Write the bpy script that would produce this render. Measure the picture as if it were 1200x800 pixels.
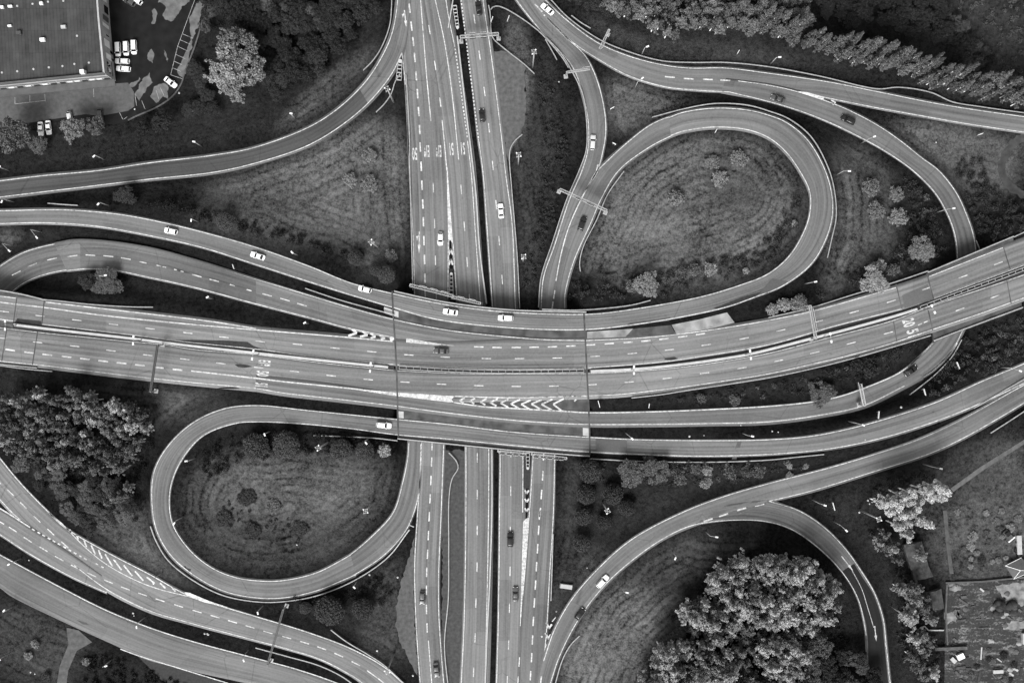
import bpy, math, random
import numpy as np
from mathutils import Vector
random.seed(7); rng = np.random.default_rng(7)
SC = bpy.context.scene
for o in list(bpy.data.objects): bpy.data.objects.remove(o)
COL = SC.collection

# ------------------------------------------------------------------ camera, sky, sun, exposure
S = 0.277            # metres per photo pixel at ground level
H = 430.0            # flying height of the drone
cd = bpy.data.cameras.new('camera'); cam = bpy.data.objects.new('camera', cd); COL.objects.link(cam)
cam.location = (0, 0, H); cam.rotation_euler = (0, 0, 0)
cd.sensor_fit = 'HORIZONTAL'; cd.sensor_width = 36.0; cd.lens = 36.0*H/(1200*S)
cd.clip_start = 1.0; cd.clip_end = 20000.0
SC.camera = cam
SUN_AZ = math.atan2(-0.32, -0.95); SUN_EL = math.radians(50)
w = bpy.data.worlds.new('World'); SC.world = w; w.use_nodes = True
nt = w.node_tree; nt.nodes.clear()
sky = nt.nodes.new('ShaderNodeTexSky'); sky.sky_type = 'NISHITA'; sky.sun_disc = False
sky.sun_elevation = SUN_EL; sky.sun_rotation = SUN_AZ; sky.dust_density = 3.0
bw = nt.nodes.new('ShaderNodeRGBToBW'); bg = nt.nodes.new('ShaderNodeBackground'); bg.inputs[1].default_value = 0.15
wo = nt.nodes.new('ShaderNodeOutputWorld')
nt.links.new(sky.outputs[0], bw.inputs[0]); nt.links.new(bw.outputs[0], bg.inputs[0]); nt.links.new(bg.outputs[0], wo.inputs[0])
sd = bpy.data.lights.new('sun', 'SUN'); sd.energy = 2.6; sd.angle = math.radians(24); sd.color = (1, 1, 1)
sun = bpy.data.objects.new('sun', sd); COL.objects.link(sun)
dirv = Vector((-math.sin(SUN_AZ)*math.cos(SUN_EL), -math.cos(SUN_AZ)*math.cos(SUN_EL), -math.sin(SUN_EL)))
sun.rotation_euler = dirv.to_track_quat('-Z', 'Y').to_euler(); sun.location = (-60, -180, 250)
SC.view_settings.view_transform = 'Standard'; SC.view_settings.look = 'None'
SC.view_settings.exposure = 0.80; SC.view_settings.gamma = 1.0
try: SC.cycles.max_bounces = 6
except Exception: pass

# ------------------------------------------------------------------ helpers
def W(px, py, z=0.0):
    k = S*(H-z)/H
    return ((px-600.0)*k, (400.0-py)*k, z)
def Wn(P, z):
    P = np.asarray(P, float); z = np.asarray(z, float)
    k = S*(H-z)/H
    return np.stack([(P[:, 0]-600.0)*k, (400.0-P[:, 1])*k, z], 1)

def newmesh(name, V, F, mats, smooth=False, uv=None, matidx=None):
    V = np.asarray(V, np.float32).reshape(-1, 3)
    me = bpy.data.meshes.new(name)
    if isinstance(F, np.ndarray) and F.ndim == 2:
        n = F.shape[1]; nf = len(F)
        me.vertices.add(len(V)); me.vertices.foreach_set('co', V.ravel())
        me.loops.add(nf*n); me.loops.foreach_set('vertex_index', F.astype(np.int32).ravel())
        me.polygons.add(nf); me.polygons.foreach_set('loop_start', np.arange(0, nf*n, n, dtype=np.int32))
        me.update(calc_edges=True); me.validate()
    else:
        me.from_pydata([tuple(map(float, v)) for v in V], [], [list(map(int, f)) for f in F]); me.update()
    if not isinstance(mats, (list, tuple)): mats = [mats]
    for m in mats: me.materials.append(m)
    if matidx is not None: me.polygons.foreach_set('material_index', np.asarray(matidx, np.int32))
    if smooth: me.polygons.foreach_set('use_smooth', np.ones(len(me.polygons), bool))
    if uv is not None:
        l = me.uv_layers.new(name='UVMap'); vi = np.empty(len(me.loops), np.int32); me.loops.foreach_get('vertex_index', vi)
        l.data.foreach_set('uv', np.asarray(uv, np.float32)[vi].ravel())
    return me
def link(name, me, parent=None, loc=None):
    o = bpy.data.objects.new(name, me); COL.objects.link(o)
    if parent is not None: o.parent = parent
    if loc is not None: o.location = loc
    return o
def tag(o, label=None, cat=None, group=None, kind=None):
    if label: o['label'] = label
    if cat: o['category'] = cat
    if group: o['group'] = group
    if kind: o['kind'] = kind
    return o
def thing(name, label, cat, loc=(0, 0, 0), rz=0.0, group=None, scale=None):
    o = bpy.data.objects.new(name, None); COL.objects.link(o); o.location = loc; o.rotation_euler = (0, 0, rz)
    o.empty_display_size = 0.5
    if scale is not None: o.scale = scale
    return tag(o, label, cat, group)

class MB:
    def __init__(s): s.V = []; s.F = []
    def add(s, V, F):
        b = len(s.V); s.V += [tuple(v) for v in V]; s.F += [[i+b for i in f] for f in F]
    def box(s, c, d, rz=0.0, taper=1.0):
        x, y, z = d[0]/2, d[1]/2, d[2]/2; ca, sa = math.cos(rz), math.sin(rz); V = []
        for k, t in ((-1, 1.0), (1, taper)):
            for a, b in ((-1, -1), (1, -1), (1, 1), (-1, 1)):
                X, Y = a*x*t, b*y*t
                V.append((c[0]+X*ca-Y*sa, c[1]+X*sa+Y*ca, c[2]+k*z))
        s.add(V, [(3, 2, 1, 0), (4, 5, 6, 7), (0, 1, 5, 4), (1, 2, 6, 5), (2, 3, 7, 6), (3, 0, 4, 7)])
    def tube(s, a, b, r0, r1=None, n=8):
        r1 = r0 if r1 is None else r1
        a = Vector(a); b = Vector(b); d = (b-a)
        if d.length < 1e-6: return
        q = d.to_track_quat('Z', 'Y'); V = []
        for p, r in ((a, r0), (b, r1)):
            for i in range(n):
                t = 2*math.pi*i/n; V.append(tuple(p+q @ Vector((r*math.cos(t), r*math.sin(t), 0))))
        F = [(i, (i+1) % n, n+(i+1) % n, n+i) for i in range(n)]+[tuple(range(n-1, -1, -1)), tuple(range(n, 2*n))]
        s.add(V, F)
    def beam(s, a, b, wd, ht):            # horizontal-ish box from a to b
        a = Vector(a); b = Vector(b); d = b-a; L = d.length; d.normalize()
        sd_ = Vector((-d.y, d.x, 0)); sd_.normalize(); up = Vector((0, 0, 1)); V = []
        for p in (a, b):
            for u, v in ((-1, -1), (1, -1), (1, 1), (-1, 1)):
                V.append(tuple(p+sd_*(u*wd/2)+up*(v*ht/2)))
        s.add(V, [(3, 2, 1, 0), (4, 5, 6, 7), (0, 1, 5, 4), (1, 2, 6, 5), (2, 3, 7, 6), (3, 0, 4, 7)])
    def prism(s, poly, z0, z1):
        n = len(poly); V = [(p[0], p[1], z0) for p in poly]+[(p[0], p[1], z1) for p in poly]
        s.add(V, [tuple(range(n-1, -1, -1)), tuple(range(n, 2*n))]+[(i, (i+1) % n, n+(i+1) % n, n+i) for i in range(n)])
    def mesh(s, name, mat, smooth=False): return newmesh(name, s.V, s.F, mat, smooth)
    def build(s, name, mat, parent=None, smooth=False): return link(name, s.mesh(name, mat, smooth), parent)

def catmull(P, step=4.0):
    P = np.asarray(P, float)
    if len(P) < 3:
        n = max(2, int(np.linalg.norm(P[1]-P[0])/step)+1); t = np.linspace(0, 1, n)[:, None]
        return P[0]*(1-t)+P[1]*t
    E = np.vstack([2*P[0]-P[1], P, 2*P[-1]-P[-2]]); out = []
    for i in range(1, len(E)-2):
        p0, p1, p2, p3 = E[i-1], E[i], E[i+1], E[i+2]
        # centripetal
        def tj(ti, a, b): return ti+max(np.linalg.norm(b-a), 1e-6)**0.5
        t0 = 0; t1 = tj(t0, p0, p1); t2 = tj(t1, p1, p2); t3 = tj(t2, p2, p3)
        n = max(2, int(np.linalg.norm(p2-p1)/step)+1)
        t = np.linspace(t1, t2, n, endpoint=False)[:, None]
        A1 = (t1-t)/(t1-t0)*p0+(t-t0)/(t1-t0)*p1; A2 = (t2-t)/(t2-t1)*p1+(t-t1)/(t2-t1)*p2; A3 = (t3-t)/(t3-t2)*p2+(t-t2)/(t3-t2)*p3
        B1 = (t2-t)/(t2-t0)*A1+(t-t0)/(t2-t0)*A2; B2 = (t3-t)/(t3-t1)*A2+(t-t1)/(t3-t1)*A3
        out.append((t2-t)/(t2-t1)*B1+(t-t1)/(t2-t1)*B2)
    out.append(P[-1:]); return np.vstack(out)
def resample(P, n):
    d = np.r_[0, np.cumsum(np.linalg.norm(np.diff(P, axis=0), axis=1))]; t = np.linspace(0, d[-1], n)
    return np.stack([np.interp(t, d, P[:, 0]), np.interp(t, d, P[:, 1])], 1)
def arclen(P): return np.linalg.norm(np.diff(P, axis=0), axis=1).sum()
def normals(P):
    T = np.gradient(P, axis=0); T /= np.maximum(np.linalg.norm(T, axis=1), 1e-9)[:, None]
    return np.stack([-T[:, 1], T[:, 0]], 1)
def inpoly(poly, X, Y):
    poly = np.asarray(poly, float); c = np.zeros(np.shape(X), bool); j = len(poly)-1
    for i in range(len(poly)):
        xi, yi = poly[i]; xj, yj = poly[j]
        c ^= ((yi > Y) != (yj > Y)) & (X < (xj-xi)*(Y-yi)/((yj-yi) or 1e-9)+xi); j = i
    return c

# ------------------------------------------------------------------ materials
def mat(name, v, rough=0.8, spec=0.3, noise=0.0, scale=1.0, metal=0.0, detail=4):
    m = bpy.data.materials.new(name); m.use_nodes = True; n = m.node_tree; b = n.nodes['Principled BSDF']
    b.inputs['Roughness'].default_value = rough; b.inputs['Metallic'].default_value = metal
    b.inputs['Specular IOR Level'].default_value = spec
    b.inputs['Base Color'].default_value = (v, v, v, 1)
    if noise:
        g = n.nodes.new('ShaderNodeNewGeometry'); t = n.nodes.new('ShaderNodeTexNoise'); t.inputs['Scale'].default_value = scale
        t.inputs['Detail'].default_value = detail
        r = n.nodes.new('ShaderNodeMapRange'); r.inputs[1].default_value = 0.3; r.inputs[2].default_value = 0.7
        r.inputs[3].default_value = v*(1-noise); r.inputs[4].default_value = v*(1+noise)
        n.links.new(g.outputs['Position'], t.inputs['Vector']); n.links.new(t.outputs[0], r.inputs[0]); n.links.new(r.outputs[0], b.inputs['Base Color'])
    return m
class NB:
    """tiny node builder"""
    def __init__(s, name):
        s.m = bpy.data.materials.new(name); s.m.use_nodes = True; s.t = s.m.node_tree; s.b = s.t.nodes['Principled BSDF']
    def n(s, typ, **kw):
        o = s.t.nodes.new(typ)
        for k, v in kw.items(): setattr(o, k, v)
        return o
    def put(s, v, sock):
        if isinstance(v, (int, float)): sock.default_value = v
        else: s.t.links.new(v, sock)
    def math(s, op, a, b=0.0, clamp=False):
        o = s.n('ShaderNodeMath', operation=op); o.use_clamp = clamp; s.put(a, o.inputs[0]); s.put(b, o.inputs[1]); return o.outputs[0]
    def noise(s, vec, scale, detail=4, rough=0.55):
        o = s.n('ShaderNodeTexNoise'); o.inputs['Scale'].default_value = scale; o.inputs['Detail'].default_value = detail; o.inputs['Roughness'].default_value = rough
        s.put(vec, o.inputs['Vector']); return o.outputs[0]
    def rng(s, v, a, b, c, d):
        o = s.n('ShaderNodeMapRange'); s.put(v, o.inputs[0])
        for i, x in enumerate((a, b, c, d)): o.inputs[i+1].default_value = x
        return o.outputs[0]
    def vec(s, x, y, z=0.0):
        o = s.n('ShaderNodeCombineXYZ'); s.put(x, o.inputs[0]); s.put(y, o.inputs[1]); s.put(z, o.inputs[2]); return o.outputs[0]
    def bump(s, h, dist, strength=1.0):
        o = s.n('ShaderNodeBump'); o.inputs['Distance'].default_value = dist; o.inputs['Strength'].default_value = strength; s.put(h, o.inputs['Height'])
        s.t.links.new(o.outputs[0], s.b.inputs['Normal'])

def asphalt(name, v, track=0.2, lane=3.6):
    k = NB(name); uv = k.n('ShaderNodeUVMap'); sp = k.n('ShaderNodeSeparateXYZ'); k.t.links.new(uv.outputs[0], sp.inputs[0])
    u, c = sp.outputs[0], sp.outputs[1]
    geo = k.n('ShaderNodeNewGeometry').outputs['Position']
    st = k.noise(k.vec(k.math('MULTIPLY', u, 0.012), k.math('MULTIPLY', c, 0.8)), 1.0, 4, .6)      # long tyre streaks
    st2 = k.noise(k.vec(k.math('MULTIPLY', u, 0.06), k.math('MULTIPLY', c, 2.6)), 1.0, 3)
    fine = k.noise(geo, 1.4, 4, 0.75); big = k.noise(geo, 0.03, 4, .6); spot = k.noise(geo, 0.33, 4, .7)
    seg = k.n('ShaderNodeTexVoronoi'); seg.feature = 'F1'; seg.inputs['Scale'].default_value = 1.0                       # lengths laid on different days
    k.t.links.new(k.vec(k.math('MULTIPLY', u, 0.018), k.math('MULTIPLY', k.math('FLOOR', k.math('DIVIDE', c, 7.0)), 5.0)), seg.inputs['Vector'])
    sc_ = k.n('ShaderNodeSeparateColor'); k.t.links.new(seg.outputs['Color'], sc_.inputs[0])
    tr = k.math('SINE', k.math('MULTIPLY', c, 2*math.pi/1.8))                                      # wheel tracks
    f = k.math('ADD', k.rng(st, .3, .7, -.28, .26), k.rng(st2, .3, .7, -.12, .12))
    f = k.math('ADD', f, k.rng(fine, .3, .7, -.13, .13)); f = k.math('ADD', f, k.rng(big, .3, .7, -.16, .16))
    f = k.math('ADD', f, k.math('MULTIPLY', tr, 0.065*track/0.2)); f = k.math('ADD', f, k.rng(sc_.outputs[0], 0, 1, -.12, .12))
    f = k.math('ADD', f, k.rng(spot, .62, .78, 0, -.28))                                           # oil spots
    # longitudinal paving seams, broken up
    fr = k.math('ABSOLUTE', k.math('SUBTRACT', k.math('FRACT', k.math('ADD', k.math('DIVIDE', c, lane), k.math('MULTIPLY', spot, .06))), .5))
    seam = k.math('MULTIPLY', k.rng(fr, .455, .485, 0, 1), k.rng(k.noise(k.vec(k.math('MULTIPLY', u, .03), c), 1.0, 4, .7), .45, .6, 0, 1))
    f = k.math('SUBTRACT', f, k.math('MULTIPLY', seam, .30))
    # cross cracks
    cr = k.n('ShaderNodeTexVoronoi'); cr.feature = 'DISTANCE_TO_EDGE'; cr.inputs['Scale'].default_value = .07; k.t.links.new(geo, cr.inputs['Vector'])
    f = k.math('SUBTRACT', f, k.math('MULTIPLY', k.math('MULTIPLY', k.rng(cr.outputs['Distance'], .0, .012, 1, 0), k.rng(big, .48, .6, 0, 1)), .35))
    k.put(k.math('MULTIPLY', k.math('MAXIMUM', k.math('ADD', f, 1.0), .2), v), k.b.inputs['Base Color']); k.b.inputs['Roughness'].default_value = 0.88; k.b.inputs['Specular IOR Level'].default_value = 0.2
    k.bump(fine, 0.02, 0.4)
    return k.m
def paintmat(name, v):
    k = NB(name); geo = k.n('ShaderNodeNewGeometry').outputs['Position']
    f = k.noise(geo, 1.3, 5, 0.7); g = k.noise(geo, 0.15, 2)
    k.put(k.math('MULTIPLY', k.math('ADD', k.rng(f, .32, .6, .35, 1.0), k.rng(g, .3, .7, -.18, .10)), v), k.b.inputs['Base Color'])
    k.b.inputs['Roughness'].default_value = 0.7; return k.m
def leafmat(name, v, var=0.25):
    k = NB(name); oi = k.n('ShaderNodeObjectInfo').outputs['Random']; geo = k.n('ShaderNodeNewGeometry').outputs['Position']
    a = k.noise(geo, 1.5, 5, 0.8)
    f = k.math('MULTIPLY', k.rng(oi, 0, 1, 1-var, 1+var), k.rng(a, .34, .66, .55, 1.4))
    k.put(k.math('MULTIPLY', f, v), k.b.inputs['Base Color']); k.b.inputs['Roughness'].default_value = 0.7; k.b.inputs['Specular IOR Level'].default_value = 0.15
    return k.m
M = dict(
    asphalt=asphalt('asphalt', 0.112), asphalt_main=asphalt('asphalt_motorway', 0.132), asphalt_ramp=asphalt('asphalt_ramp', 0.10, .3),
    asphalt_dark=asphalt('asphalt_new', 0.072), deck=mat('deck_asphalt', 0.055, .9, noise=.5, scale=.35, detail=8), tar=mat('joint_tar', 0.016, .7, noise=.5, scale=1.5),
    wet=mat('wet_asphalt', 0.010, .6, .08, noise=.35, scale=.35), dry=mat('dry_asphalt', 0.07, .9, noise=.2, scale=.8), dry_patch=mat('dry_patch', 0.10, .9, noise=.35, scale=.5, detail=8), gravel=mat('gravel', 0.07, .95, noise=.3, scale=.8, detail=6),
    pale=mat('pale_concrete', 0.20, .9, noise=.4, scale=.35, detail=8), paint=paintmat('road_paint', 0.54), paintdim=paintmat('worn_road_paint', 0.40),
    concrete=mat('concrete', 0.33, .9, noise=.15, scale=.7), barrier=mat('barrier_concrete', 0.36, .85, noise=.15, scale=.6),
    steel=mat('galvanised_steel', 0.27, .45, .5, noise=.15, scale=2), rail=mat('rail_steel', 0.24, .5, .5, noise=.25, scale=1), lampwhite=mat('lamp_housing', 0.7, .4, .5), darksteel=mat('dark_steel', 0.05, .5, .4),
    bark=mat('bark', 0.09, .95, noise=.3, scale=3), palebark=mat('pale_bark', 0.75, .9, noise=.2, scale=2),
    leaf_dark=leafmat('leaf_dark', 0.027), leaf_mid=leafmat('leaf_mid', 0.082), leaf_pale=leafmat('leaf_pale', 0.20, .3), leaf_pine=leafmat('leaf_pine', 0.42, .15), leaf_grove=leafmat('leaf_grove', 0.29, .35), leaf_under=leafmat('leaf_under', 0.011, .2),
    white=mat('white_car_paint', 0.80, .25, .5), black=mat('black_car_paint', 0.012, .2, .5), grey=mat('grey_car_paint', 0.06, .3, .5), silver=mat('silver_car_paint', 0.45, .3, .5),
    glass=mat('dark_glass', 0.010, .08, .5), tyre=mat('tyre', 0.015, .9), rim=mat('rim', 0.4, .4, metal=.5), lens=mat('lamp_lens', 0.7, .15), redlens=mat('tail_lens', 0.06, .2),
    roof=mat('roof_felt', 0.036, .9, noise=.2, scale=.4), wall=mat('wall_panel', 0.30, .8, noise=.15, scale=.4), walldark=mat('dark_wall_panel', 0.07, .7, noise=.2, scale=.5), plastic=mat('white_plastic', .8, .4),
    boards=mat('weathered_boards', 0.05, .9, noise=.5, scale=.9), soil=mat('rubble_soil', 0.03, .95, noise=.6, scale=.5, detail=8),
)

def yardmat():
    k = NB('rubble_yard'); g = k.n('ShaderNodeNewGeometry').outputs['Position']; sp = k.n('ShaderNodeSeparateXYZ'); k.t.links.new(g, sp.inputs[0])
    st = k.noise(k.vec(k.math('MULTIPLY', sp.outputs[0], .16), k.math('MULTIPLY', sp.outputs[1], .55)), 1.0, 7, .72); f = k.noise(g, 1.6, 6, .8); h = k.noise(g, .09, 3)
    p = k.rng(k.math('ADD', st, k.math('MULTIPLY', k.math('SUBTRACT', f, .5), .5)), .52, .66, 0.0, 1.0)
    base = k.math('MULTIPLY', k.rng(f, .3, .7, .006, .032), k.rng(h, .3, .7, .7, 1.4))
    k.put(k.math('ADD', base, k.math('MULTIPLY', p, k.rng(f, .3, .7, .06, .17))), k.b.inputs['Base Color']); k.b.inputs['Roughness'].default_value = .95; k.bump(f, .2, .6)
    return k.m
M['yard'] = yardmat()

def roofmat():
    k = NB('roof_felt_strips'); g = k.n('ShaderNodeNewGeometry').outputs['Position']; sp = k.n('ShaderNodeSeparateXYZ'); k.t.links.new(g, sp.inputs[0])
    x = k.math('ADD', sp.outputs[0], k.math('MULTIPLY', sp.outputs[1], .06)); fx = k.math('ABSOLUTE', k.math('SUBTRACT', k.math('FRACT', k.math('DIVIDE', x, 1.05)), .5)); fy = k.math('ABSOLUTE', k.math('SUBTRACT', k.math('FRACT', k.math('DIVIDE', sp.outputs[1], 7.0)), .5))
    n1 = k.noise(g, .22, 6, .7); n2 = k.noise(k.vec(k.math('FLOOR', k.math('DIVIDE', x, 1.05)), k.math('FLOOR', k.math('DIVIDE', sp.outputs[1], 7.0))), 9.7, 1)
    f = k.math('ADD', k.math('MULTIPLY', k.rng(fx, .38, .48, 0, 1), -.30), k.math('MULTIPLY', k.rng(fy, .485, .495, 0, 1), -.2)); f = k.math('ADD', f, k.math('ADD', k.rng(n1, .3, .7, -.25, .25), k.rng(n2, .3, .7, -.14, .14)))
    k.put(k.math('MULTIPLY', k.math('ADD', f, 1.0), .044), k.b.inputs['Base Color']); k.b.inputs['Roughness'].default_value = .95; k.b.inputs['Specular IOR Level'].default_value = .1; return k.m
M['roof'] = roofmat()
# ------------------------------------------------------------------ road alignments (photo pixels of the two painted edges)
R = {}
def road(name, L, Rr, shl, shr, level, anchors, m, smooth=True):
    R[name] = dict(L=L, R=Rr, shl=shl, shr=shr, level=level, anchors=anchors, m=m)
R6_L = [(466,-50),(466,0),(460,37),(450,62),(425,100),(375,142),(300,172.5),(250,182),(175,191),(115,200),(50,206),(0,212),(-60,219)]
R6_R = [(482,-50),(478,10),(471,62),(460,85),(437,115),(407,142),(362,170),(300,191),(250,202),(175,210),(100,219),(0,231),(-60,239)]
VA_L = [(464,-60),(468,0),(471,62),(475,100),(479,175),(480,200),(484,275),(486,345),(490,430),(494,520),(489.5,600),(486,662),(487.5,725),(492.5,800),(499,870)]
VA_R = [(500,-60),(505,0),(510,60),(514,100),(521,175),(523.3,200),(524.9,282),(524.9,345),(523,430),(520,520),(517,600),(514,675),(514.5,725),(520,800),(527,870)]
VB_L = [(490,-60),(495,0),(504,60),(510,100),(521,175),(524.3,200),(531,285),(535.3,345),(541,430),(546,520),(546,600),(544,725),(540.5,800),(537,870)]
VB_R = [(512,-60),(522,0),(532,60),(547,160),(552,200),(557.5,278),(563,356),(569,440),(572.5,520),(572.5,600),(571,690),(568,800),(565,870)]
VR_L = [(537,-60),(540.5,0),(550,62),(560,160),(566,202),(571,270),(577,357),(583,440),(586,520),(585.5,600),(584,725),(582,800),(580,870)]
VR_R = [(560,-60),(566,0),(575,60),(587,155),(592,200),(600,262),(604,360),(608,440),(612.5,520),(612.5,600),(611.5,690),(609.5,735),(608,800),(606,870)]
VD_L = [(634,361),(629,440),(625,530),(620.5,600),(612.5,700),(609.5,735),(608,800),(606,870)]
VD_R = [(662,361),(656,440),(650,530),(648.5,600),(644,675),(640,750),(637,785),(634,830),(630,870)]
R7_L = [(590,-25),(605,0),(637,40),(670,77),(682,107),(689,140),(689,175),(682,200),(667,235),(650,287),(637,325),(634,361)]
R7_R = [(615,-25),(641,21),(665,45),(686,66),(697,87),(706,117),(710,150),(707,175),(700,200),(685,225),(667,265),(657,300),(650,335),(648,361)]
LP_L = [(800,132),(765,145),(732,170),(700,200),(685,225),(667,265),(657,300),(651,335),(648,361)]
LP_R = [(798,154),(762,172),(725,200),(705,232),(692,262),(672,307),(662,345),(662,361)]
R1_L = [(-60,247),(0,247),(75,246),(137,251),(187,260),(237,272),(300,290),(362,312),(412,332),(460,344),(512,355),(550,361),(600,366),(675,368.5),(707,367),(775,357),(825,347),(865,335),(900,321),(925,300),(942,272),(949,250),(949,225),(937,200),(920,177),(900,161),(875,152),(837,149),(800,154),(786,159)]
R1_R = [(-60,262),(0,262),(50,261),(112,265),(175,276),(237,290),(300,310),(362,330),(400,342),(460,360),(512,374),(600,384),(685,386),(737,381),(800,371),(850,360),(885,348),(917,335),(950,310),(967,282),(975,255),(975,230),(967,200),(947,165),(922,144),(900,135),(875,129),(837,127),(800,132),(784,138)]
R8_L = [(617,-25),(639,0),(662,22),(700,50),(737,66),(775,76),(807,80),(850,80),(900,86),(975,97),(1025,107),(1100,122),(1150,130),(1200,137),(1260,145)]
R8_R = [(605,-25),(641,21),(665,45),(700,69),(737,89),(780,102),(817,106),(855,108),(905,112),(945,112),(965,114),(1025,126),(1075,135),(1132,145),(1200,155),(1260,163)]
R3n_L = [(850,94),(900,100),(932,107),(950,112.5),(985,125),(1025,145),(1055,165),(1080,185),(1100,200),(1120,225),(1132,250),(1141,277),(1145,310),(1141,355),(1122,400),(1112,415),(1092,434),(1076,444)]
R3n_R = [(845,108),(900,119),(937,130),(975,145),(1025,170),(1048,184),(1070,200),(1095,225),(1110,250),(1119,275),(1122,301),(1120,340),(1108,380),(1095,400),(1075,420),(1064,430)]
EU_L = [(-60,338),(0,347),(54,354),(150,365),(250,377),(300,385),(400,394),(460,400),(530,403),(600,400),(687,399),(750,396),(800,391),(850,384),(900,375.5),(950,365),(1050,337),(1089,324),(1176,290),(1200,281),(1260,258)]
EU_R = [(-60,366),(0,374),(49,380),(150,392),(212,400),(300,409),(375,419),(462,427),(600,432.5),(687,431),(775,424),(825,417),(900,404),(915,400),(982,381),(1057,362),(1094,350),(1186,316),(1200,311),(1260,288)]
R2l_L = [(-60,400),(-35,350),(-12,322),(0,312),(25,297),(50,289),(80,283)]
R2l_R = [(-30,420),(-2,365),(15,341),(37,327),(67,318),(90,315.5)]
R2_L = [(64,286),(87,282),(120,283),(175,291),(225,304),(300,327),(362,346),(412,361),(460,374),(525,387),(600,395),(640,398),(687,399)]
R2_R = [(78,317),(100,315),(130,316),(175,325),(225,336),(300,356),(362,372),(407,384),(460,395),(500,401),(530,404),(600,412),(640,413),(687,412)]
EL_L = [(-60,377),(0,384),(50,390),(100,395),(150,400),(195,404),(225,409),(300,415.5),(375,425),(462,434),(540,437.5),(600,438),(687,437.5),(740,435),(800,430),(850,423),(900,414),(970,396),(1045,376),(1087,360),(1180,329),(1200,322),(1260,300)]
EL_R = [(-60,415),(0,423),(50,428),(100,434),(150,440),(225,448),(300,455),(330,458),(400,464),(460,468),(530,468),(600,466),(690,463.5),(725,462),(787,455),(850,446),(900,438),(950,427),(1000,415),(1052,400),(1090,387),(1150,367),(1197,350),(1260,328)]
R3s_L = [(300,440),(380,449),(462,461),(530,471),(600,477),(657,481),(690,483),(775,482),(825,480),(900,476),(950,471),(982,465),(1012,455),(1050,439),(1068,427)]
R3s_R = [(300,455),(330,460),(400,468),(460,475),(512,482),(600,492),(650,495.5),(690,497),(750,497),(825,496),(900,494),(962,486),(1012,475),(1060,452),(1080,441)]
R4_L = [(417,673),(370,692),(332,700),(300,700),(262,692),(225,672),(200,650),(185,625),(179,600),(180,555),(195,525),(225,496),(262,479),(300,475),(362,481),(462,491),(525,497),(600,506),(687,512),(750,515),(825,516),(900,515),(950,511),(1000,501),(1050,487),(1100,470),(1150,447),(1200,426),(1260,398)]
R4_R = [(411,650),(370,671),(330,680),(300,680),(275,676),(250,666),(225,647),(205,620),(199,600),(200,570),(212,540),(237,511),(275,496),(300,494),(350,496),(412,502),(465,509),(525,514),(600,521.5),(687,529),(750,532),(812,534),(900,532),(975,525),(1037,512),(1100,492),(1150,472),(1200,449),(1260,420)]
R4l_L = [(399,682),(412,675),(450,650),(475,622),(485,600),(491,575),(493,520),(493,440)]
R4l_R = [(392,660),(407,652),(437,627),(461,600),(472,565),(478,535),(479,519),(480,440)]
R5_L = [(624,830),(636,775),(650,737),(670,702),(700,667),(740,632),(800,600),(850,581),(900,566.5),(975,547),(1025,532),(1075,515),(1125,492),(1200,451),(1260,420)]
R5_R = [(638,840),(645,800),(655,770),(675,730),(700,695),(730,665),(775,632),(812,615),(860,601),(901,587),(950,575),(1025,552),(1087,532),(1125,515),(1175,487),(1200,472),(1260,437)]
R5b_L = [(850,592),(880,588),(901,587),(920,592),(940,600),(965,617),(990,642),(1010,670),(1025,695),(1035,725),(1038,750),(1041,780),(1043,800),(1046,870)]
R5b_R = [(812,615),(860,609),(900,611),(930,621),(962,644),(987,670),(1005,700),(1012,725),(1015,744),(1016,800),(1018,870)]
R9_L = [(-60,460),(0,537),(25,567),(57,600),(75,617),(125,646),(175,672),(217,695),(250,707),(300,722),(362,741),(412,760),(450,781),(472,800),(520,850)]
R9_R = [(-60,512),(0,585),(14,600),(37,622),(87,662),(125,690),(175,715),(225,730),(300,750),(337,760),(375,772),(405,787),(425,800),(470,850)]
R9b_L = [(-60,562),(0,596),(35,617),(70,640),(120,675)]
R9b_R = [(-60,592),(0,626),(37,650),(87,677),(125,694)]
R10_L = [(-60,618),(0,650),(75,690),(125,715),(175,735),(225,751),(300,771),(345,783),(395,800),(450,825)]
R10_R = [(-60,655),(0,687),(12,696),(75,727),(130,752),(175,772),(225,785),(300,802),(345,815),(400,838)]
HI, LO = 'hi', 'lo'
a = M['asphalt']; am = M['asphalt_main']; ar = M['asphalt_ramp']
road('motorway_down_left', VA_L, VA_R, 1.2, 2, LO, [], am)
road('motorway_down_right', VB_L, VB_R, 2, 6, LO, [], am)
road('motorway_up', VR_L, VR_R, 1.5, 3.5, LO, [], am)
road('collector', VD_L, VD_R, 2, 2, LO, [], a)
road('ramp_upper_left', R6_L, R6_R, 3, 3, LO, [], ar)
road('ramp_up', R7_L, R7_R, 2.5, 2, LO, [], a)
road('loop_foot', LP_L, LP_R, 2, 2.5, LO, [], a)
road('road_far', R8_L, R8_R, 2.5, 2, LO, [], a)
road('ramp_under_right', R3n_L, R3n_R, 2.5, 1.5, LO, [], ar)
road('ramp_under_left', R2l_L, R2l_R, 2, 2, LO, [], a)
road('loop_lower_foot', R4l_L, R4l_R, 2, 2, LO, [], a)
road('road_lower_left', R9_L, R9_R, 2, 3, LO, [], am)
road('road_lower_left_branch', R9b_L, R9b_R, 1.5, 2, LO, [], am)
road('service_road', R10_L, R10_R, 1.5, 1.5, LO, [], a)
road('loop_upper', R1_L, R1_R, 3, 2.5, HI, [(-60,254,1.2),(0,254,2),(300,300,5.3),(460,352,6.5),(687,377,6.5),(830,358,6.4),(955,285,5),(962,220,3.8),(920,155,2.6),(840,138,1.2),(800,143,0.15),(786,149,0)], a)
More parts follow.
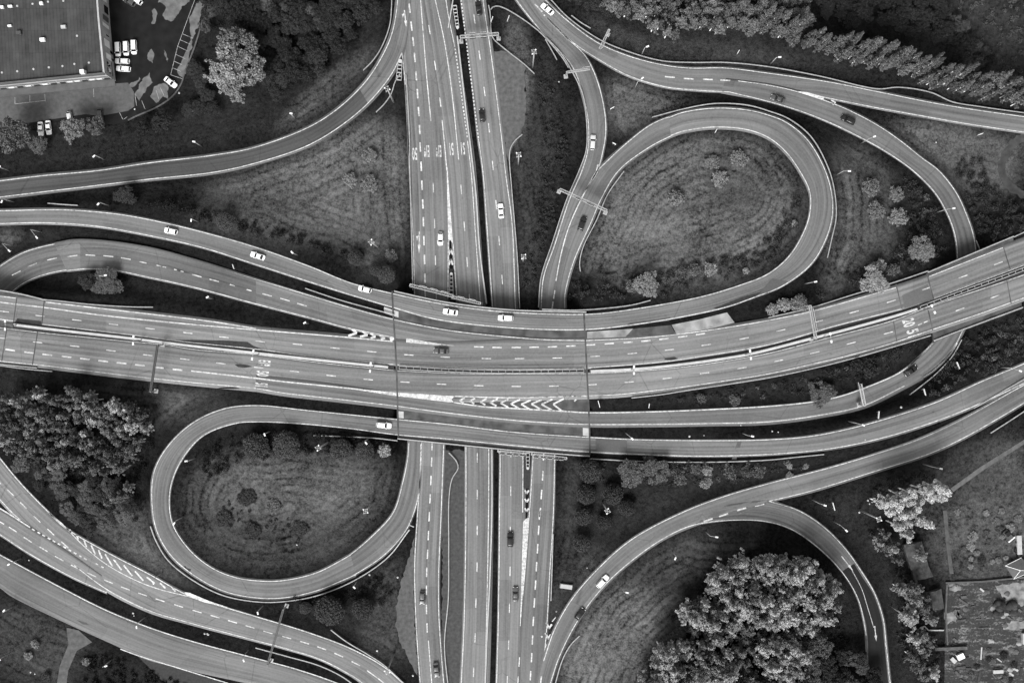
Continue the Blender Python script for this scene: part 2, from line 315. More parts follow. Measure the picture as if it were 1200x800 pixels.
road('ramp_left', R2_L, R2_R, 2, 2, HI, [(70,300,0),(110,299,.3),(225,320,2.5),(362,359,5.6),(460,385,6.5),(687,406,6.5)], a)
road('bridge_road_upper', EU_L, EU_R, 3.5, 1.5, HI, [(-60,352,6.5),(1260,275,6.5)], am)
road('bridge_road_lower', EL_L, EL_R, 1.5, 4, HI, [(-60,396,6.5),(1260,312,6.5)], am)
road('ramp_down_right', R3s_L, R3s_R, 1.5, 4, HI, [(300,450,6.5),(690,490,6.5),(775,490,6.1),(900,485,4.2),(980,473,2.0),(1040,453,0.3),(1072,434,0)], ar)
road('loop_lower', R4_L, R4_R, 2.5, 2.5, HI, [(413,661,0),(370,681,0.15),(320,690,.8),(230,660,1.8),(189,610,2.7),(189,560,3.6),(230,503,4.7),(300,484,5.5),(462,500,6.5),(750,523,6.5),(1000,512,5.4),(1200,437,4.6),(1260,410,4.5)], a)
road('ramp_lower_right', R5_L, R5_R, 2, 2.5, HI, [(630,820,0),(700,680,.15),(830,606,1.2),(930,572,2.2),(1050,530,3.5),(1200,462,4.6),(1260,428,4.5)], a)
road('ramp_yard', R5b_L, R5b_R, 2, 1.5, HI, [(830,604,1.2),(901,600,1.5),(960,630,1.0),(1030,720,.3),(1045,870,0)], ar)

SPAN_A = [(462,340),(512,350.8),(550,356.8),(600,361.8),(640,363.6),(687,364),(691.5,535.5),(650,532.5),(600,528.5),(525,521),(467,514.5)]        # bridge over the motorway
SPAN_B = [(1087,318),(1187,276),(1198,362),(1094,400)]               # bridge over the right ramp
SPAN_C = [(-60,330),(20,342),(50,350),(44,432),(-60,420)]             # bridge over the left ramp
SPANS = [SPAN_A, SPAN_B, SPAN_C]
def in_span(P, grow=0):
    r = np.zeros(len(P), bool)
    for s in SPANS: r |= inpoly(s, P[:, 0], P[:, 1])
    return r
hiP, hiZ = [], []
for k, r in R.items():
    L = catmull(r['L']); Q = catmull(r['R']); n = max(int(max(arclen(L), arclen(Q))/4.0), 8)
    r['l'] = resample(L, n); r['r'] = resample(Q, n); c = r['c'] = (r['l']+r['r'])/2
    nl = r['l']-r['r']; wd = np.linalg.norm(nl, axis=1); nl /= np.maximum(wd, 1e-6)[:, None]
    r['lo'] = r['l']+nl*r['shl']; r['ro'] = r['r']-nl*r['shr']; r['hw'] = wd/2+(r['shl']+r['shr'])/2
    if r['level'] == HI:
        idx = [int(np.argmin(np.hypot(c[:, 0]-x, c[:, 1]-y))) for x, y, z in r['anchors']]
        r['z'] = np.interp(np.arange(n), idx, [z for x, y, z in r['anchors']])
        hiP.append(c); hiZ.append(r['z'])
    else: r['z'] = np.zeros(n)
hiP = np.vstack(hiP); hiZ = np.concatenate(hiZ)
def zhi(P):
    P = np.atleast_2d(np.asarray(P, float)); out = np.empty(len(P))
    for i in range(0, len(P), 2000):
        q = P[i:i+2000]; d2 = (q[:, None, 0]-hiP[None, :, 0])**2+(q[:, None, 1]-hiP[None, :, 1])**2
        w_ = 1/(d2+2.0)**2.5; out[i:i+2000] = (w_*hiZ).sum(1)/w_.sum(1)
    return out
def zlev(P, level): return zhi(P) if level == HI else np.zeros(len(P))
FLAT = [[(-80,-80),(275,-80),(258,5),(240,62),(224,104),(200,124),(150,150),(30,156),(-80,158)], [(1100,676),(1280,668),(1280,880),(1098,880)]]
def terrain(P, want_rd=False):
    P = np.atleast_2d(np.asarray(P, float)); N = len(P)
    num = np.zeros(N); den = np.full(N, 1/60.0**3); rd = np.full(N, 1e9); cap = np.full(N, 1e9)
    for r in R.values():
        c, hw, z = r['c'], r['hw'], r['z']
        if r['level'] == HI:
            k = ~in_span(c); c, hw, z = c[k], hw[k], z[k]
        bd = np.full(N, 1e9); bz = np.zeros(N)
        for i in range(0, N, 4000):
            q = P[i:i+4000]; d = np.hypot(q[:, None, 0]-c[None, :, 0], q[:, None, 1]-c[None, :, 1])-hw[None, :]
            j = d.argmin(1); bd[i:i+4000] = d[np.arange(len(q)), j]; bz[i:i+4000] = z[j]
        w_ = 1/(np.maximum(bd, 0)+1.2)**3; num += w_*bz; den += w_; rd = np.minimum(rd, bd)
        if r['level'] == LO: cap = np.minimum(cap, np.maximum(bd-6, 0)*0.55)
        else: cap = np.minimum(cap, np.where(bd < 5, bz, 1e9))
    z = np.minimum(num/den, cap)
    for fp in FLAT: z = np.where(inpoly(fp, P[:, 0], P[:, 1]), np.minimum(z, 0.0), z)
    z = np.where(in_span(P), np.minimum(z, 4.6), z)-0.14
    return (z, rd) if want_rd else z

# ------------------------------------------------------------------ the ground sheet
def axis(lo, hi, st):
    far = [25, 70, 160, 350, 800, 2000, 6000, 20000]
    return np.array([lo-f for f in far[::-1]]+list(np.arange(lo, hi+.1, st))+[hi+f for f in far], float)
ax = axis(-70, 1270, 5.0); ay = axis(-70, 870, 5.0)
GX, GY = np.meshgrid(ax, ay); P = np.stack([GX.ravel(), GY.ravel()], 1)
tz, trd = terrain(P, True)
# tone of the vegetation: mown meadow, long verge grass, scrub
TONE = [  # px, py, rx, ry, angle, albedo, softness
    (812,248,128,88,-12,.090,.28),(800,285,110,45,-8,.100,.4),(870,200,50,45,0,.055,.5),
    (370,220,125,52,-14,.078,.5),(410,205,70,62,0,.088,.5),(440,250,40,60,0,.075,.5),(748,118,52,34,-10,.068,.5),(1012,250,36,75,-10,.062,.5),(985,275,20,60,10,.075,.5),
    (330,590,120,72,-8,.049,.45),(345,570,100,38,0,.060,.5),(720,730,75,60,40,.085,.5),(690,770,40,50,40,.09,.5),(800,650,80,30,-20,.045,.6),
    (1115,165,70,28,12,.075,.5),(1155,190,45,38,0,.062,.5),(1160,610,70,75,0,.062,.5),(1180,560,40,40,0,.05,.6),(660,645,12,70,0,.032,.5),(670,620,12,90,0,.03,.6),
    (165,630,65,35,40,.050,.6),(205,475,75,22,8,.045,.6),(450,730,25,70,5,.044,.5),(140,330,160,14,12,.022,.5),(615,240,25,110,0,.034,.6),(640,150,14,80,0,.028,.6),(605,90,18,70,0,.06,.4),
    (45,750,48,48,0,.045,.5),(720,40,40,10,25,.04,.6),(800,62,140,16,3,.036,.6),(1100,560,60,34,-20,.032,.6),(1150,50,75,65,0,.040,.6),(385,105,70,15,-40,.055,.5),(400,105,14,40,35,.046,.5),(10,275,14,10,0,.05,.6),(1010,560,60,20,-10,.018,.6)]
tone = np.full(len(P), 0.0125)
for x, y, rx, ry, an, v, s in TONE:
    t = math.radians(an); dx, dy = P[:, 0]-x, P[:, 1]-y; u = (dx*math.cos(t)+dy*math.sin(t))/rx; q = (-dx*math.sin(t)+dy*math.cos(t))/ry
    d = np.sqrt(u*u+q*q); k = np.clip((1+s-d)/(2*s), 0, 1); k = k*k*(3-2*k)
    tone = tone*(1-k)+(v*.72 if v < .05 else v*.88)*k
tone *= 0.6+0.4*np.clip((trd-2)/11, 0, 1)
nx, ny = len(ax), len(ay); I = np.arange(nx*ny).reshape(ny, nx)
F = np.stack([I[1:, :-1].ravel(), I[1:, 1:].ravel(), I[:-1, 1:].ravel(), I[:-1, :-1].ravel()], 1)
k = NB('grass_ground'); geo = k.n('ShaderNodeNewGeometry').outputs['Position']
at = k.n('ShaderNodeAttribute', attribute_name='tone').outputs['Fac']; ard = k.n('ShaderNodeAttribute', attribute_name='roaddist').outputs['Fac']
warp = k.noise(geo, 0.06, 3); mid = k.noise(geo, 0.28, 5, .65); fine = k.noise(geo, 1.9, 6, .75); big = k.noise(geo, 0.045, 3); tuft = k.noise(geo, 0.75, 4, .8)
ph = k.math('ADD', k.math('MULTIPLY', ard, 2*math.pi/2.5), k.math('MULTIPLY', warp, 14.0))
ph2 = k.math('ADD', k.math('MULTIPLY', ard, 2*math.pi/6.1), k.math('MULTIPLY', warp, 6.0))
gr = k.math('POWER', k.rng(k.math('SINE', ph), -1, 1, 0, 1), 3.0)
st = k.math('ADD', k.math('MULTIPLY', gr, -.52), k.math('MULTIPLY', k.math('SINE', ph2), .16))
st = k.math('MULTIPLY', k.math('ADD', st, .15), k.math('MULTIPLY', k.rng(mid, .33, .6, .3, 1.2), k.math('MULTIPLY', k.n('ShaderNodeAttribute', attribute_name='mow').outputs['Fac'], k.rng(k.noise(geo, .075, 3, .6), .38, .58, .25, 1.15))))
f = k.math('ADD', k.math('ADD', st, k.rng(mid, .3, .7, -.28, .28)), k.math('ADD', k.math('ADD', k.rng(fine, .3, .7, -.5, .5), k.rng(tuft, .36, .64, -.5, .5)), k.rng(big, .3, .7, -.35, .35)))
k.put(k.math('MULTIPLY', at, k.math('MAXIMUM', k.math('ADD', f, 1.0), 0.15)), k.b.inputs['Base Color'])
k.b.inputs['Roughness'].default_value = 0.95; k.b.inputs['Specular IOR Level'].default_value = 0.05; k.bump(k.math('ADD', fine, mid), 0.35, 0.7)
M['ground'] = k.m
gm = newmesh('ground', Wn(P, tz), F, M['ground'], True)
mow = np.where((P[:, 0] > 1090) | (P[:, 1] < 90), 0.12, np.clip((tone-.006)/.02, .1, 1.0)); mow = np.where((P[:, 0] < 490) & (P[:, 1] < 340), mow*.9, mow)
for nm, vals in (('tone', tone), ('mow', mow), ('roaddist', np.minimum(trd, 400)*S)):
    a_ = gm.attributes.new(nm, 'FLOAT', 'POINT'); a_.data.foreach_set('value', vals.astype(np.float32))
tag(link('ground', gm), kind='structure')

# ------------------------------------------------------------------ roads
for ri, (nm, r) in enumerate(R.items()):
    n = len(r['c']); K = 6; V = []; UV = []
    u = np.r_[0, np.cumsum(np.linalg.norm(np.diff(r['c'], axis=0), axis=1))]*S
    cols = []
    for j in range(K+1):
        t = j/K; Pj = r['lo']*(1-t)+r['ro']*t; z = zlev(Pj, r['level'])+0.0016*ri
        cols.append(Wn(Pj, z)); UV.append(np.stack([u+ri*37.0, (t-.5)*2*r['hw']*S], 1))
    sk0 = cols[0]-np.array([0, 0, .9]); sk1 = cols[-1]-np.array([0, 0, .9])
    allc = [sk0]+cols+[sk1]; UV = [UV[0]]+UV+[UV[-1]]; C = len(allc)
    V = np.stack(allc, 1).reshape(-1, 3); UV = np.stack(UV, 1).reshape(-1, 2)
    i, j = np.meshgrid(np.arange(n-1), np.arange(C-1), indexing='ij'); q = (i*C+j).ravel()
    F = np.stack([q, q+1, q+C+1, q+C], 1)
    me = newmesh('road', V, F, r['m'], False, UV)
    o = tag(link('road', me), kind='structure')
    # make sure faces look up
    if me.polygons[2].normal.z < 0: me.flip_normals()

def sheet(name, poly, level, dz, m, kind='structure', step=6.0, z=None):
    """flat patch laid on a road or on the ground, photo-pixel outline"""
    import bmesh
    Q = np.asarray(poly, float)
    if z is None: zz = zlev(Q, level)+dz if level in (HI, LO) else terrain(Q)+dz
    else: zz = np.full(len(Q), z)
    V = Wn(Q, zz); bm = bmesh.new(); vs = [bm.verts.new(v) for v in V]; bm.faces.new(vs)
    bmesh.ops.triangulate(bm, faces=bm.faces[:]); me = bpy.data.meshes.new(name); bm.to_mesh(me); bm.free(); me.materials.append(m)
    if me.polygons and me.polygons[0].normal.z < 0: me.flip_normals()
    return tag(link(name, me), kind=kind)
def band(name, A, B, level, dz, m, kind='structure', n=None):
    A = catmull(A); B = catmull(B); n = n or max(int(max(arclen(A), arclen(B))/4), 2); A = resample(A, n); B = resample(B, n)
    u = np.arange(n)*4*S; V, uv = [], []
    for q in range(7):
        Pq = A*(1-q/6)+B*(q/6); V.append(Wn(Pq, zlev(Pq, level)+dz)); uv.append(np.stack([u, u*0-3.5+7*q/6], 1))
    V = np.stack(V, 1).reshape(-1, 3); uv = np.stack(uv, 1).reshape(-1, 2); i_, j_ = np.meshgrid(np.arange(n-1), np.arange(6), indexing='ij'); b_ = (i_*7+j_).ravel()
    me = newmesh(name, V, np.stack([b_, b_+1, b_+8, b_+7], 1), m, False, uv)
    if me.polygons[0].normal.z < 0: me.flip_normals()
    return tag(link(name, me), kind=kind)
# changes of surfacing, one very dark ramp stretch and tar stains that the photo shows
band('asphalt_patch', [(94,283),(120,283.5),(175,291.5),(225,304.5),(300,327.5)], [(94,316),(130,316),(175,324.5),(225,335.5),(300,355.5)], HI, .045, asphalt('asphalt_patch_a', .095))
band('asphalt_patch', [(421,104),(375,142),(300,172.5),(250,182),(175,191),(115,200),(50,206),(0,212),(-60,219)], [(431,121),(407,142),(362,170),(300,191),(250,202),(175,210),(100,219),(0,231),(-60,239)], LO, .045, asphalt('asphalt_patch_b', .052, .3))
band('asphalt_patch', [(1001,660),(1012,678),(1023,695),(1033,725),(1036,750),(1039,780),(1041,800),(1044,870)], [(985,670),(1006,703),(1013.5,725),(1016.5,744),(1017.5,770),(1017.5,800),(1019,835),(1020,870)], HI, .046, asphalt('asphalt_dark_band', .012, .3))  # very dark overlay along the lower part of the yard ramp
sheet('asphalt_patch', [(698,514),(735,516),(735,529),(698,528)], HI, .047, M['asphalt_dark'])
sheet('asphalt_patch', [(864,517.5),(869,517.5),(863,538),(857.5,538)], HI, .047, M['asphalt_dark'])
sheet('asphalt_patch', [(1057,346),(1087,333),(1094,350),(1060,361)], HI, .044, asphalt('asphalt_patch_d', .09))
sheet('asphalt_patch', [(268,399),(290,400.5),(297,405),(306,408.5),(285,407.5),(240,403),(200,398.5),(225,398)], HI, .049, M['tar'])
sheet('asphalt_patch', [(20,373),(48,376),(49,380.5),(18,377)], HI, .049, M['tar'])
sheet('tar_stain', [(275,427),(281,426.2),(290,427.5),(296,429.5),(287,430.8),(279,430)], HI, .049, M['tar'])
sheet('tar_stain', [(780,419.5),(790,418),(795,420),(788,422),(778,421.5)], HI, .049, M['tar'])
sheet('tar_stain', [(184,309),(200,311.5),(222,319.5),(224,321.5),(204,317),(186,311)], HI, .049, M['deck'])
sheet('tar_stain', [(214,664),(217,662.5),(219,665),(224,666.5),(223,669),(219,668.5)], HI, .049, M['tar'])
sheet('tar_stain', [(90,726),(101,729.5),(105,732),(97,731)], LO, .049, M['deck'])
sheet('tar_stain', [(160,767),(205,778),(262,800),(285,815),(230,812),(190,797)], 'g', .16, M['tar'])
# concrete patch and dark strip in the gap between the loop and the bridge road
sheet('concrete_patch', [(787,380.5),(820,374),(852,366),(861,378),(830,385.5),(793,391.5)], HI, .042, M['pale'])
sheet('concrete_patch', [(688,388.5),(720,386.5),(742,385),(733,394.5),(688,396.5)], HI, .042, M['pale'])
sheet('asphalt_patch', [(742,385),(786,380.7),(792,391.6),(733,394.5)], HI, .041, M['deck'])
sheet('asphalt_patch', [(738,378),(786,372),(784,376),(734,381)], HI, .046, M['deck'])
sheet('asphalt_patch', [(836,361),(870,348),(905,338),(912,340),(880,352),(840,362)], HI, .043, M['tar'])
sheet('asphalt_patch', [(905,326),(925,330),(917,335.5),(885,348)], HI, .044, M['asphalt_dark'])
sheet('concrete_patch', [(450,359.5),(467,365),(467,372),(450,366.5)], HI, .045, M['concrete'])
sheet('concrete_patch', [(467,481.5),(473,482),(473,490),(467,489.5)], HI, .045, M['concrete'])
sheet('concrete_patch', [(683,501),(690,501.5),(690,511),(683,510)], HI, .045, M['concrete'])

# paved ground: car parks, gravel, paths
def gsheet(name, poly, m, lift=.20, z=None, rag=0.0):
    """a sheet draped over the ground"""
    import bmesh
    if rag:
        Pp = np.asarray(poly, float); Pp = np.vstack([Pp, Pp[:1]]); nn = max(8, int(arclen(Pp)/1.6)); Pp = resample(Pp, nn+1)[:-1]; j_ = np.random.default_rng(nn).normal(0, 1, (nn, 2)); j_ = j_*.45*rag+np.roll(j_, 1, 0)*.5*rag+np.roll(j_, 2, 0)*.4*rag; poly = [tuple(p) for p in Pp+j_]
    bm = bmesh.new(); vs = [bm.verts.new((x, y, 0)) for x, y in poly]; bm.faces.new(vs); bmesh.ops.triangulate(bm, faces=bm.faces[:])
    if z is None:
        for it in range(6):
            le = [e for e in bm.edges if e.calc_length() > 7]
            if not le: break
            bmesh.ops.subdivide_edges(bm, edges=le, cuts=1); bmesh.ops.triangulate(bm, faces=bm.faces[:])
    Q = np.array([v.co[:2] for v in bm.verts]); zz = np.full(len(Q), z) if z is not None else np.minimum(terrain(Q)+.10+lift, np.maximum(terrain(Q)+.10, -.02))
    for v, c in zip(bm.verts, Wn(Q, zz)): v.co = c
    me = bpy.data.meshes.new(name); bm.to_mesh(me); bm.free(); me.materials.append(m)
    if me.polygons[0].normal.z < 0: me.flip_normals()
    return tag(link(name, me), kind='structure')
gsheet('parking', [(-70,-70),(262,-70),(245,5),(228,60),(214,97),(196,116),(150,142),(135,146),(60,141),(30,147),(-70,150)], M['wet'], z=.10)
gsheet('dry_asphalt', [(-70,112),(0,107),(60,103),(136,98),(150,97),(157,108),(157.5,125),(150,130),(118,136),(100,134),(60,140),(40,143),(0,150),(-70,152)], M['dry'], z=.115)
for pi_, poly in enumerate(([(186,-10),(232,-10),(222,2),(213,8),(208,18),(200,25),(194,24),(191,17),(194,8),(186,2)],[(177,14),(181,8),(184,16),(183,28),(177,29),(179,20)],[(173,64),(177,58),(182,66),(178,75),(174,70)],[(158,109),(170,92),(175,84),(179,97),(172,103),(163,118)],
             [(176,113),(182,101),(192,98),(197,101),(197,116),(191,114),(184,121)],[(152,100),(163,91),(165,93),(155,103)],[(229,5),(242,-5),(233,30),(228,42),(223,47),(223,20)],[(222,52),(226,46),(216,90),(210,90),(208,80)],[(193,58),(195,66),(197,75),(194,70)])):
    gsheet('dry_asphalt', poly, M['dry_patch'], z=.122+.003*pi_, rag=.9)
gsheet('gravel_ground', [(578,60),(592,60),(608,66),(615,82),(616,140),(609,160),(600,172),(596,190),(591,165),(584,110)], M['gravel'], .03, rag=.8)
gsheet('gravel_ground', [(485.5,630),(478,655),(470,682),(465,705),(464,725),(468,750),(480,775),(490,792),(487,750),(485,700)], M['gravel'], .05, rag=.8)
gsheet('gravel_ground', [(518,525),(528,527),(540,526),(546,530),(546,600),(541,800),(538,860),(524,860),(518,760),(518,600)], mat('gravel_grey', .045, .95, noise=.3, scale=1.0), .04, rag=.8)
gsheet('path', [(78,735),(92,738),(108,752),(90,762),(80,785),(74,830),(62,830),(70,780),(80,755)], M['gravel'], .04)
gsheet('path', [(1114,572),(1150,546),(1200,515),(1270,470),(1270,475),(1202,519),(1152,551),(1117,576)], mat('worn_path', .075, .95, noise=.3, scale=.8), .05)
gsheet('path', [(1105,598),(1110,598),(1113,640),(1119,681),(1114,681),(1109,640)], mat('trodden_path', .055, .95, noise=.3, scale=.8), .05)
tk = resample(catmull([(1275,158),(1215,158),(1192,164),(1179,180),(1174,198),(1180,214),(1196,227),(1225,231),(1275,230)], 4), 40); tn = normals(tk)*4.5
gsheet('path', list(map(tuple, np.vstack([tk+tn, (tk-tn)[::-1]]))), mat('track', .040, .95, noise=.35, scale=.5, detail=8), .12, rag=.9)
yz = .05
gsheet('yard_ground', [(1108,683),(1270,676),(1270,870),(1106,870)], M['yard'], z=.05)
for qi_, q in enumerate(([(1113,687),(1125,686.5),(1126,690),(1119,692),(1112,691)],[(1166,686),(1190,683),(1215,681),(1215,712),(1203,708),(1196,711),(1188,703),(1179,702),(1172,695)],[(1105,718),(1114,717),(1120,721),(1124,728),(1116,727),(1110,731)],[(1174,729),(1190,727),(1215,725),(1215,737),(1196,736),(1184,739),(1176,737)])):
    gsheet('broken_concrete', q, mat('broken_concrete', .15, .95, noise=.5, scale=.6, detail=8), z=.066+.003*qi_, rag=1.0)
# ------------------------------------------------------------------ bridges
def bridge(label, poly, piers, north, south):
    t = thing('road_bridge', label, 'bridge', W(np.mean([p[0] for p in poly]), np.mean([p[1] for p in poly]), 0))
    ox, oy, _ = t.location
    def loc(px, py, z):
        x, y, _z = W(px, py, z); return (x-ox, y-oy, z)
    b = MB(); b.prism([loc(px, py, 6.45)[:2] for px, py in poly][::-1], 5.3, 6.455); b.build('deck', M['deck'], t)
    for (x0, y0, x1, y1) in piers:
        b = MB(); a0 = loc(x0, y0, 5.3); a1 = loc(x1, y1, 5.3); b.beam((a0[0], a0[1], 5.0), (a1[0], a1[1], 5.0), 1.1, .62)
        b.build('crosshead', M['concrete'], t)
        n = max(2, int(math.hypot(a1[0]-a0[0], a1[1]-a0[1])/9))
        for i in range(n):
            f = (i+.5)/n; p = (a0[0]+(a1[0]-a0[0])*f, a0[1]+(a1[1]-a0[1])*f)
            c = MB(); c.tube((p[0], p[1], -.3), (p[0], p[1], 4.75), .5, .5, 14); c.build('pier', M['concrete'], t, True)
    for nm, path in (('parapet', north), ('parapet', south)):
        if not path: continue
        Q = catmull(path, 6); b = MB(); Z = 6.42
        for i in range(len(Q)-1):
            p, q = loc(*Q[i], Z), loc(*Q[i+1], Z); b.beam((p[0], p[1], Z+.30), (q[0], q[1], Z+.30), .34, .62)
            b.beam((p[0], p[1], Z+.86), (q[0], q[1], Z+.86), .12, .12)
        b.build(nm, M['concrete'], t)
    return t, loc
NP = [(462,341),(512,352),(550,358),(600,363),(687,365.5)]; SP = [(466,513.5),(525,519.5),(600,527),(650,531),(691,534)]
tA, locA = bridge('wide concrete bridge carrying the crossing roads over the vertical motorway', SPAN_A, [(475,352,481,512),(529,360,533,518),(571,364,579,523),(616,368,619,526),(674,368,674,530)], NP, SP)
tB, locB = bridge('concrete bridge at the right edge over the curved single lane ramp', SPAN_B, [(1106,318,1110,392),(1165,290,1172,370)], [(1087,319),(1125,303),(1187,277)], [(1094,399),(1125,387),(1198,360)])
tC, locC = bridge('concrete bridge at the left edge over the curved ramp', SPAN_C, [(-45,336,-45,420),(42,350,38,430)], [(-60,331),(20,343.5),(50,350.5)], [(-60,419),(0,426.5),(44,431)])
def joint(path, wd=.75, m='tar', dz=.066):
    Q = resample(catmull(path, 3), max(4, int(arclen(np.asarray(path, float))/4))); N_ = normals(Q); h = wd/2/S
    V = np.stack([Wn(Q+N_*h, zhi(Q+N_*h)+dz), Wn(Q-N_*h, zhi(Q-N_*h)+dz)], 1).reshape(-1, 3); i = np.arange(len(Q)-1)*2
    me = newmesh('expansion_joint', V, np.stack([i, i+2, i+3, i+1], 1), M[m])
    if me.polygons[0].normal.z < 0: me.flip_normals()
    tag(link('expansion_joint', me), kind='structure')
joint([(459.5,341),(461,372),(463,400),(465,440),(466.5,500),(467,513)], .55, 'deck')
joint([(684,363),(686,400),(688,440),(690,480),(691.5,533)], .55, 'deck')
for pth in ([(1050,333),(1057,362)],[(1086,320),(1094,350)],[(1175,287),(1184,316)],[(1047,376),(1051,400)],[(1087,360),(1093,387)],[(1180,329),(1185,356)],[(20,346),(16,376)],[(52,351),(49,380)],[(8,384),(2,423)],[(44,389),(38,427)]):
    joint(pth, .34, 'deck')

# ------------------------------------------------------------------ road markings
MK = {}
def put(key, V, F):
    v, f, n = MK.setdefault(key, [[], [], 0]); v.append(np.asarray(V)); f += [tuple(i+n for i in q) for q in F]; MK[key][2] = n+len(V)
DZ = .058
def line(path, level, wd=.26, key='edge', dz=DZ):
    Q = catmull(path, 3.5); Q = resample(Q, max(2, int(arclen(Q)/3.5))); N_ = normals(Q); h = wd/2/S
    a_, b_ = Q+N_*h, Q-N_*h; z = zlev(Q, level)+dz
    V = np.stack([Wn(a_, z), Wn(b_, z)], 1).reshape(-1, 3)
    put(key, V, [(2*i, 2*i+1, 2*i+3, 2*i+2) for i in range(len(Q)-1)])
def dashes(pts, level, L=11.0, wd=.32, key='dash', ends=None):
    P_ = np.asarray(pts, float); T = np.gradient(P_, axis=0) if len(P_) > 1 else np.array([ends], float)
    for p, t in zip(P_, T):
        t = t/np.linalg.norm(t); line([p-t*L/2, p+t*L/2], level, wd, key)
def fill(poly, level, key='fill'):
    Q = np.asarray(poly, float); V = Wn(Q, zlev(Q, level)+DZ+.004); put(key, V, [tuple(range(len(Q)))])
E = .30
def edge(pts, level, a_=0, b_=None, wd=E): line(pts[a_:b_], level, wd)
# vertical motorway
line(R6_L, LO); line(R6_R[2:], LO); line([(471,62),(475,100),(479,175),(480.5,200)], LO)
line(VA_L[3:9]+VA_L[9:], LO); line(VA_R[9:], LO); line(VB_L[9:], LO); line(VB_R[:4], LO, .01)
line([(522.5,0),(526,22),(533,55)], LO); line([(547.8,165),(552,200),(557.5,278),(563,356),(569,440),(572.5,520),(572.5,600),(571,690),(568,800),(565,870)], LO)
dashes([(533.5+ (547.5-533.5)*i/24.0, 58+(160-58)*i/24.0) for i in range(25)], LO, 2.3, .42)
dashes([(540.5+(560.5-540.5)*(i/38.0), 1+160*i/38.0) for i in range(39)], LO, 2.3, .42)
line([(560.7,163),(566,202),(571,270),(577,357),(583,440),(586,520),(585.5,600),(584,725),(582,800),(580,870)], LO); line(VR_R[:10], LO)
line(VD_L[2:4]+[(616,660),(612.6,698)], LO); line(VD_R[2:5]+[(641,730),(637.5,772)], LO)
dashes([(480,10),(482.2,31),(484.3,49),(486,67.5),(487.7,89),(489.3,110),(490.6,131),(491.8,152),(492.5,172.5),(493.6,195),(494.5,217),(495.5,239),(496.2,260),(496.8,282),(497.5,304),(498,326),(498.3,345)], LO, 11, .5)
line([(492,-10),(496,40),(500,90),(505,142)], LO, .3)
dashes([(503.3,35),(510,77),(516,120)], LO, 11); line([(518.2,141),(521,170),(523.6,200)], LO, .34)
line([(510,0),(521,50),(530,112),(537.5,187)], LO, .30)
dashes([(507.8,220),(509.3,262),(510.3,305),(511.2,345)], LO, 11); dashes([(540.5,222),(544.2,265),(547.5,307),(550.2,350)], LO, 11)
fill([(523.3,192),(525.3,284),(527.7,281),(531,286),(527.2,235),(524.6,198)], LO); line([(525.3,284),(524.9,350)], LO, .3); line([(531,286),(535.4,352)], LO, .3)
for y in (294,306):
    line([(525.8,y+4.5),(528.2,y-2)], LO, .6); line([(530.8,y+4.5),(528.2,y-2)], LO, .6)
dashes([(556,22.5),(562,65),(567.8,107.5),(573,150),(577.5,194),(581.5,240),(585,282),(588.5,327.5)], LO, 11)
dashes([(506.3,522),(505.8,541),(505,562.5),(504,584),(503,605),(502,627),(501,649),(500,670),(499.8,691),(499.8,713.5),(500.5,735)], LO, 11, .42)
line([(502,750),(506,800),(512,860)], LO, .30)
dashes([(559.3,536),(559.3,579),(559.2,621),(559,664),(557.7,706),(556.7,747),(555,787)], LO, 11)
dashes([(598.6,530),(598.5,575),(598,622),(597.7,669),(597,712),(596,755),(594.5,797)], LO, 11)
dashes([(637,534),(636,557),(634.5,579),(633,600),(632.3,603),(631.2,621),(630,642.5),(628.7,663.5),(627.5,685),(626.2,706),(625,727.5),(624,749),(623,770),(621.7,791)], LO, 11, .45)
fill([(613,611),(616.3,607.5),(620,606),(618,630),(612.6,695),(610,733),(609.4,733)], LO)
for y in (577,587,598):
    line([(615,y-3),(617.3,y+1)], LO, .5); line([(619.8,y-3),(617.3,y+1)], LO, .5)
for x, y in ((643.5,734),(642.3,746)):
    line([(x-3,y-5),(x-.5,y+2)], LO, .6); line([(x+3.2,y-3),(x-.5,y+2)], LO, .6)
fill([(638.6,757),(641.5,753),(644,751),(637,775),(636,775)], LO); dashes([(608.5,775),(607,797)], LO, 11, .36); dashes([(634.2,794),(633,805)], LO, 11, .4)
# arrows
def arrow(px, py, ang, L, level, side=0, sc=1.0):
    t = math.radians(ang); d = np.array([math.cos(t), -math.sin(t)]); n = np.array([-d[1], d[0]]); p = np.array([px, py])
    line([p-d*L/2, p+d*L*.15], level, .32)
    fill([p+d*L/2, p+d*L*.12+n*1.6*sc, p+d*L*.12-n*1.6*sc], level)
    if side: line([p-d*L*.35, p-d*L*.2+n*side*2.2], level, .4); fill([p-d*L*.05+n*side*2.6, p-d*L*.28+n*side*3.6, p-d*L*.28+n*side*1.0], level)
arrow(475,22,-84,20,LO,side=1); arrow(491.2,284,-91,26,LO,side=1); arrow(993,660,-52,22,HI); arrow(1026,742,-84,18,HI); arrow(1029,800,-90,16,HI)
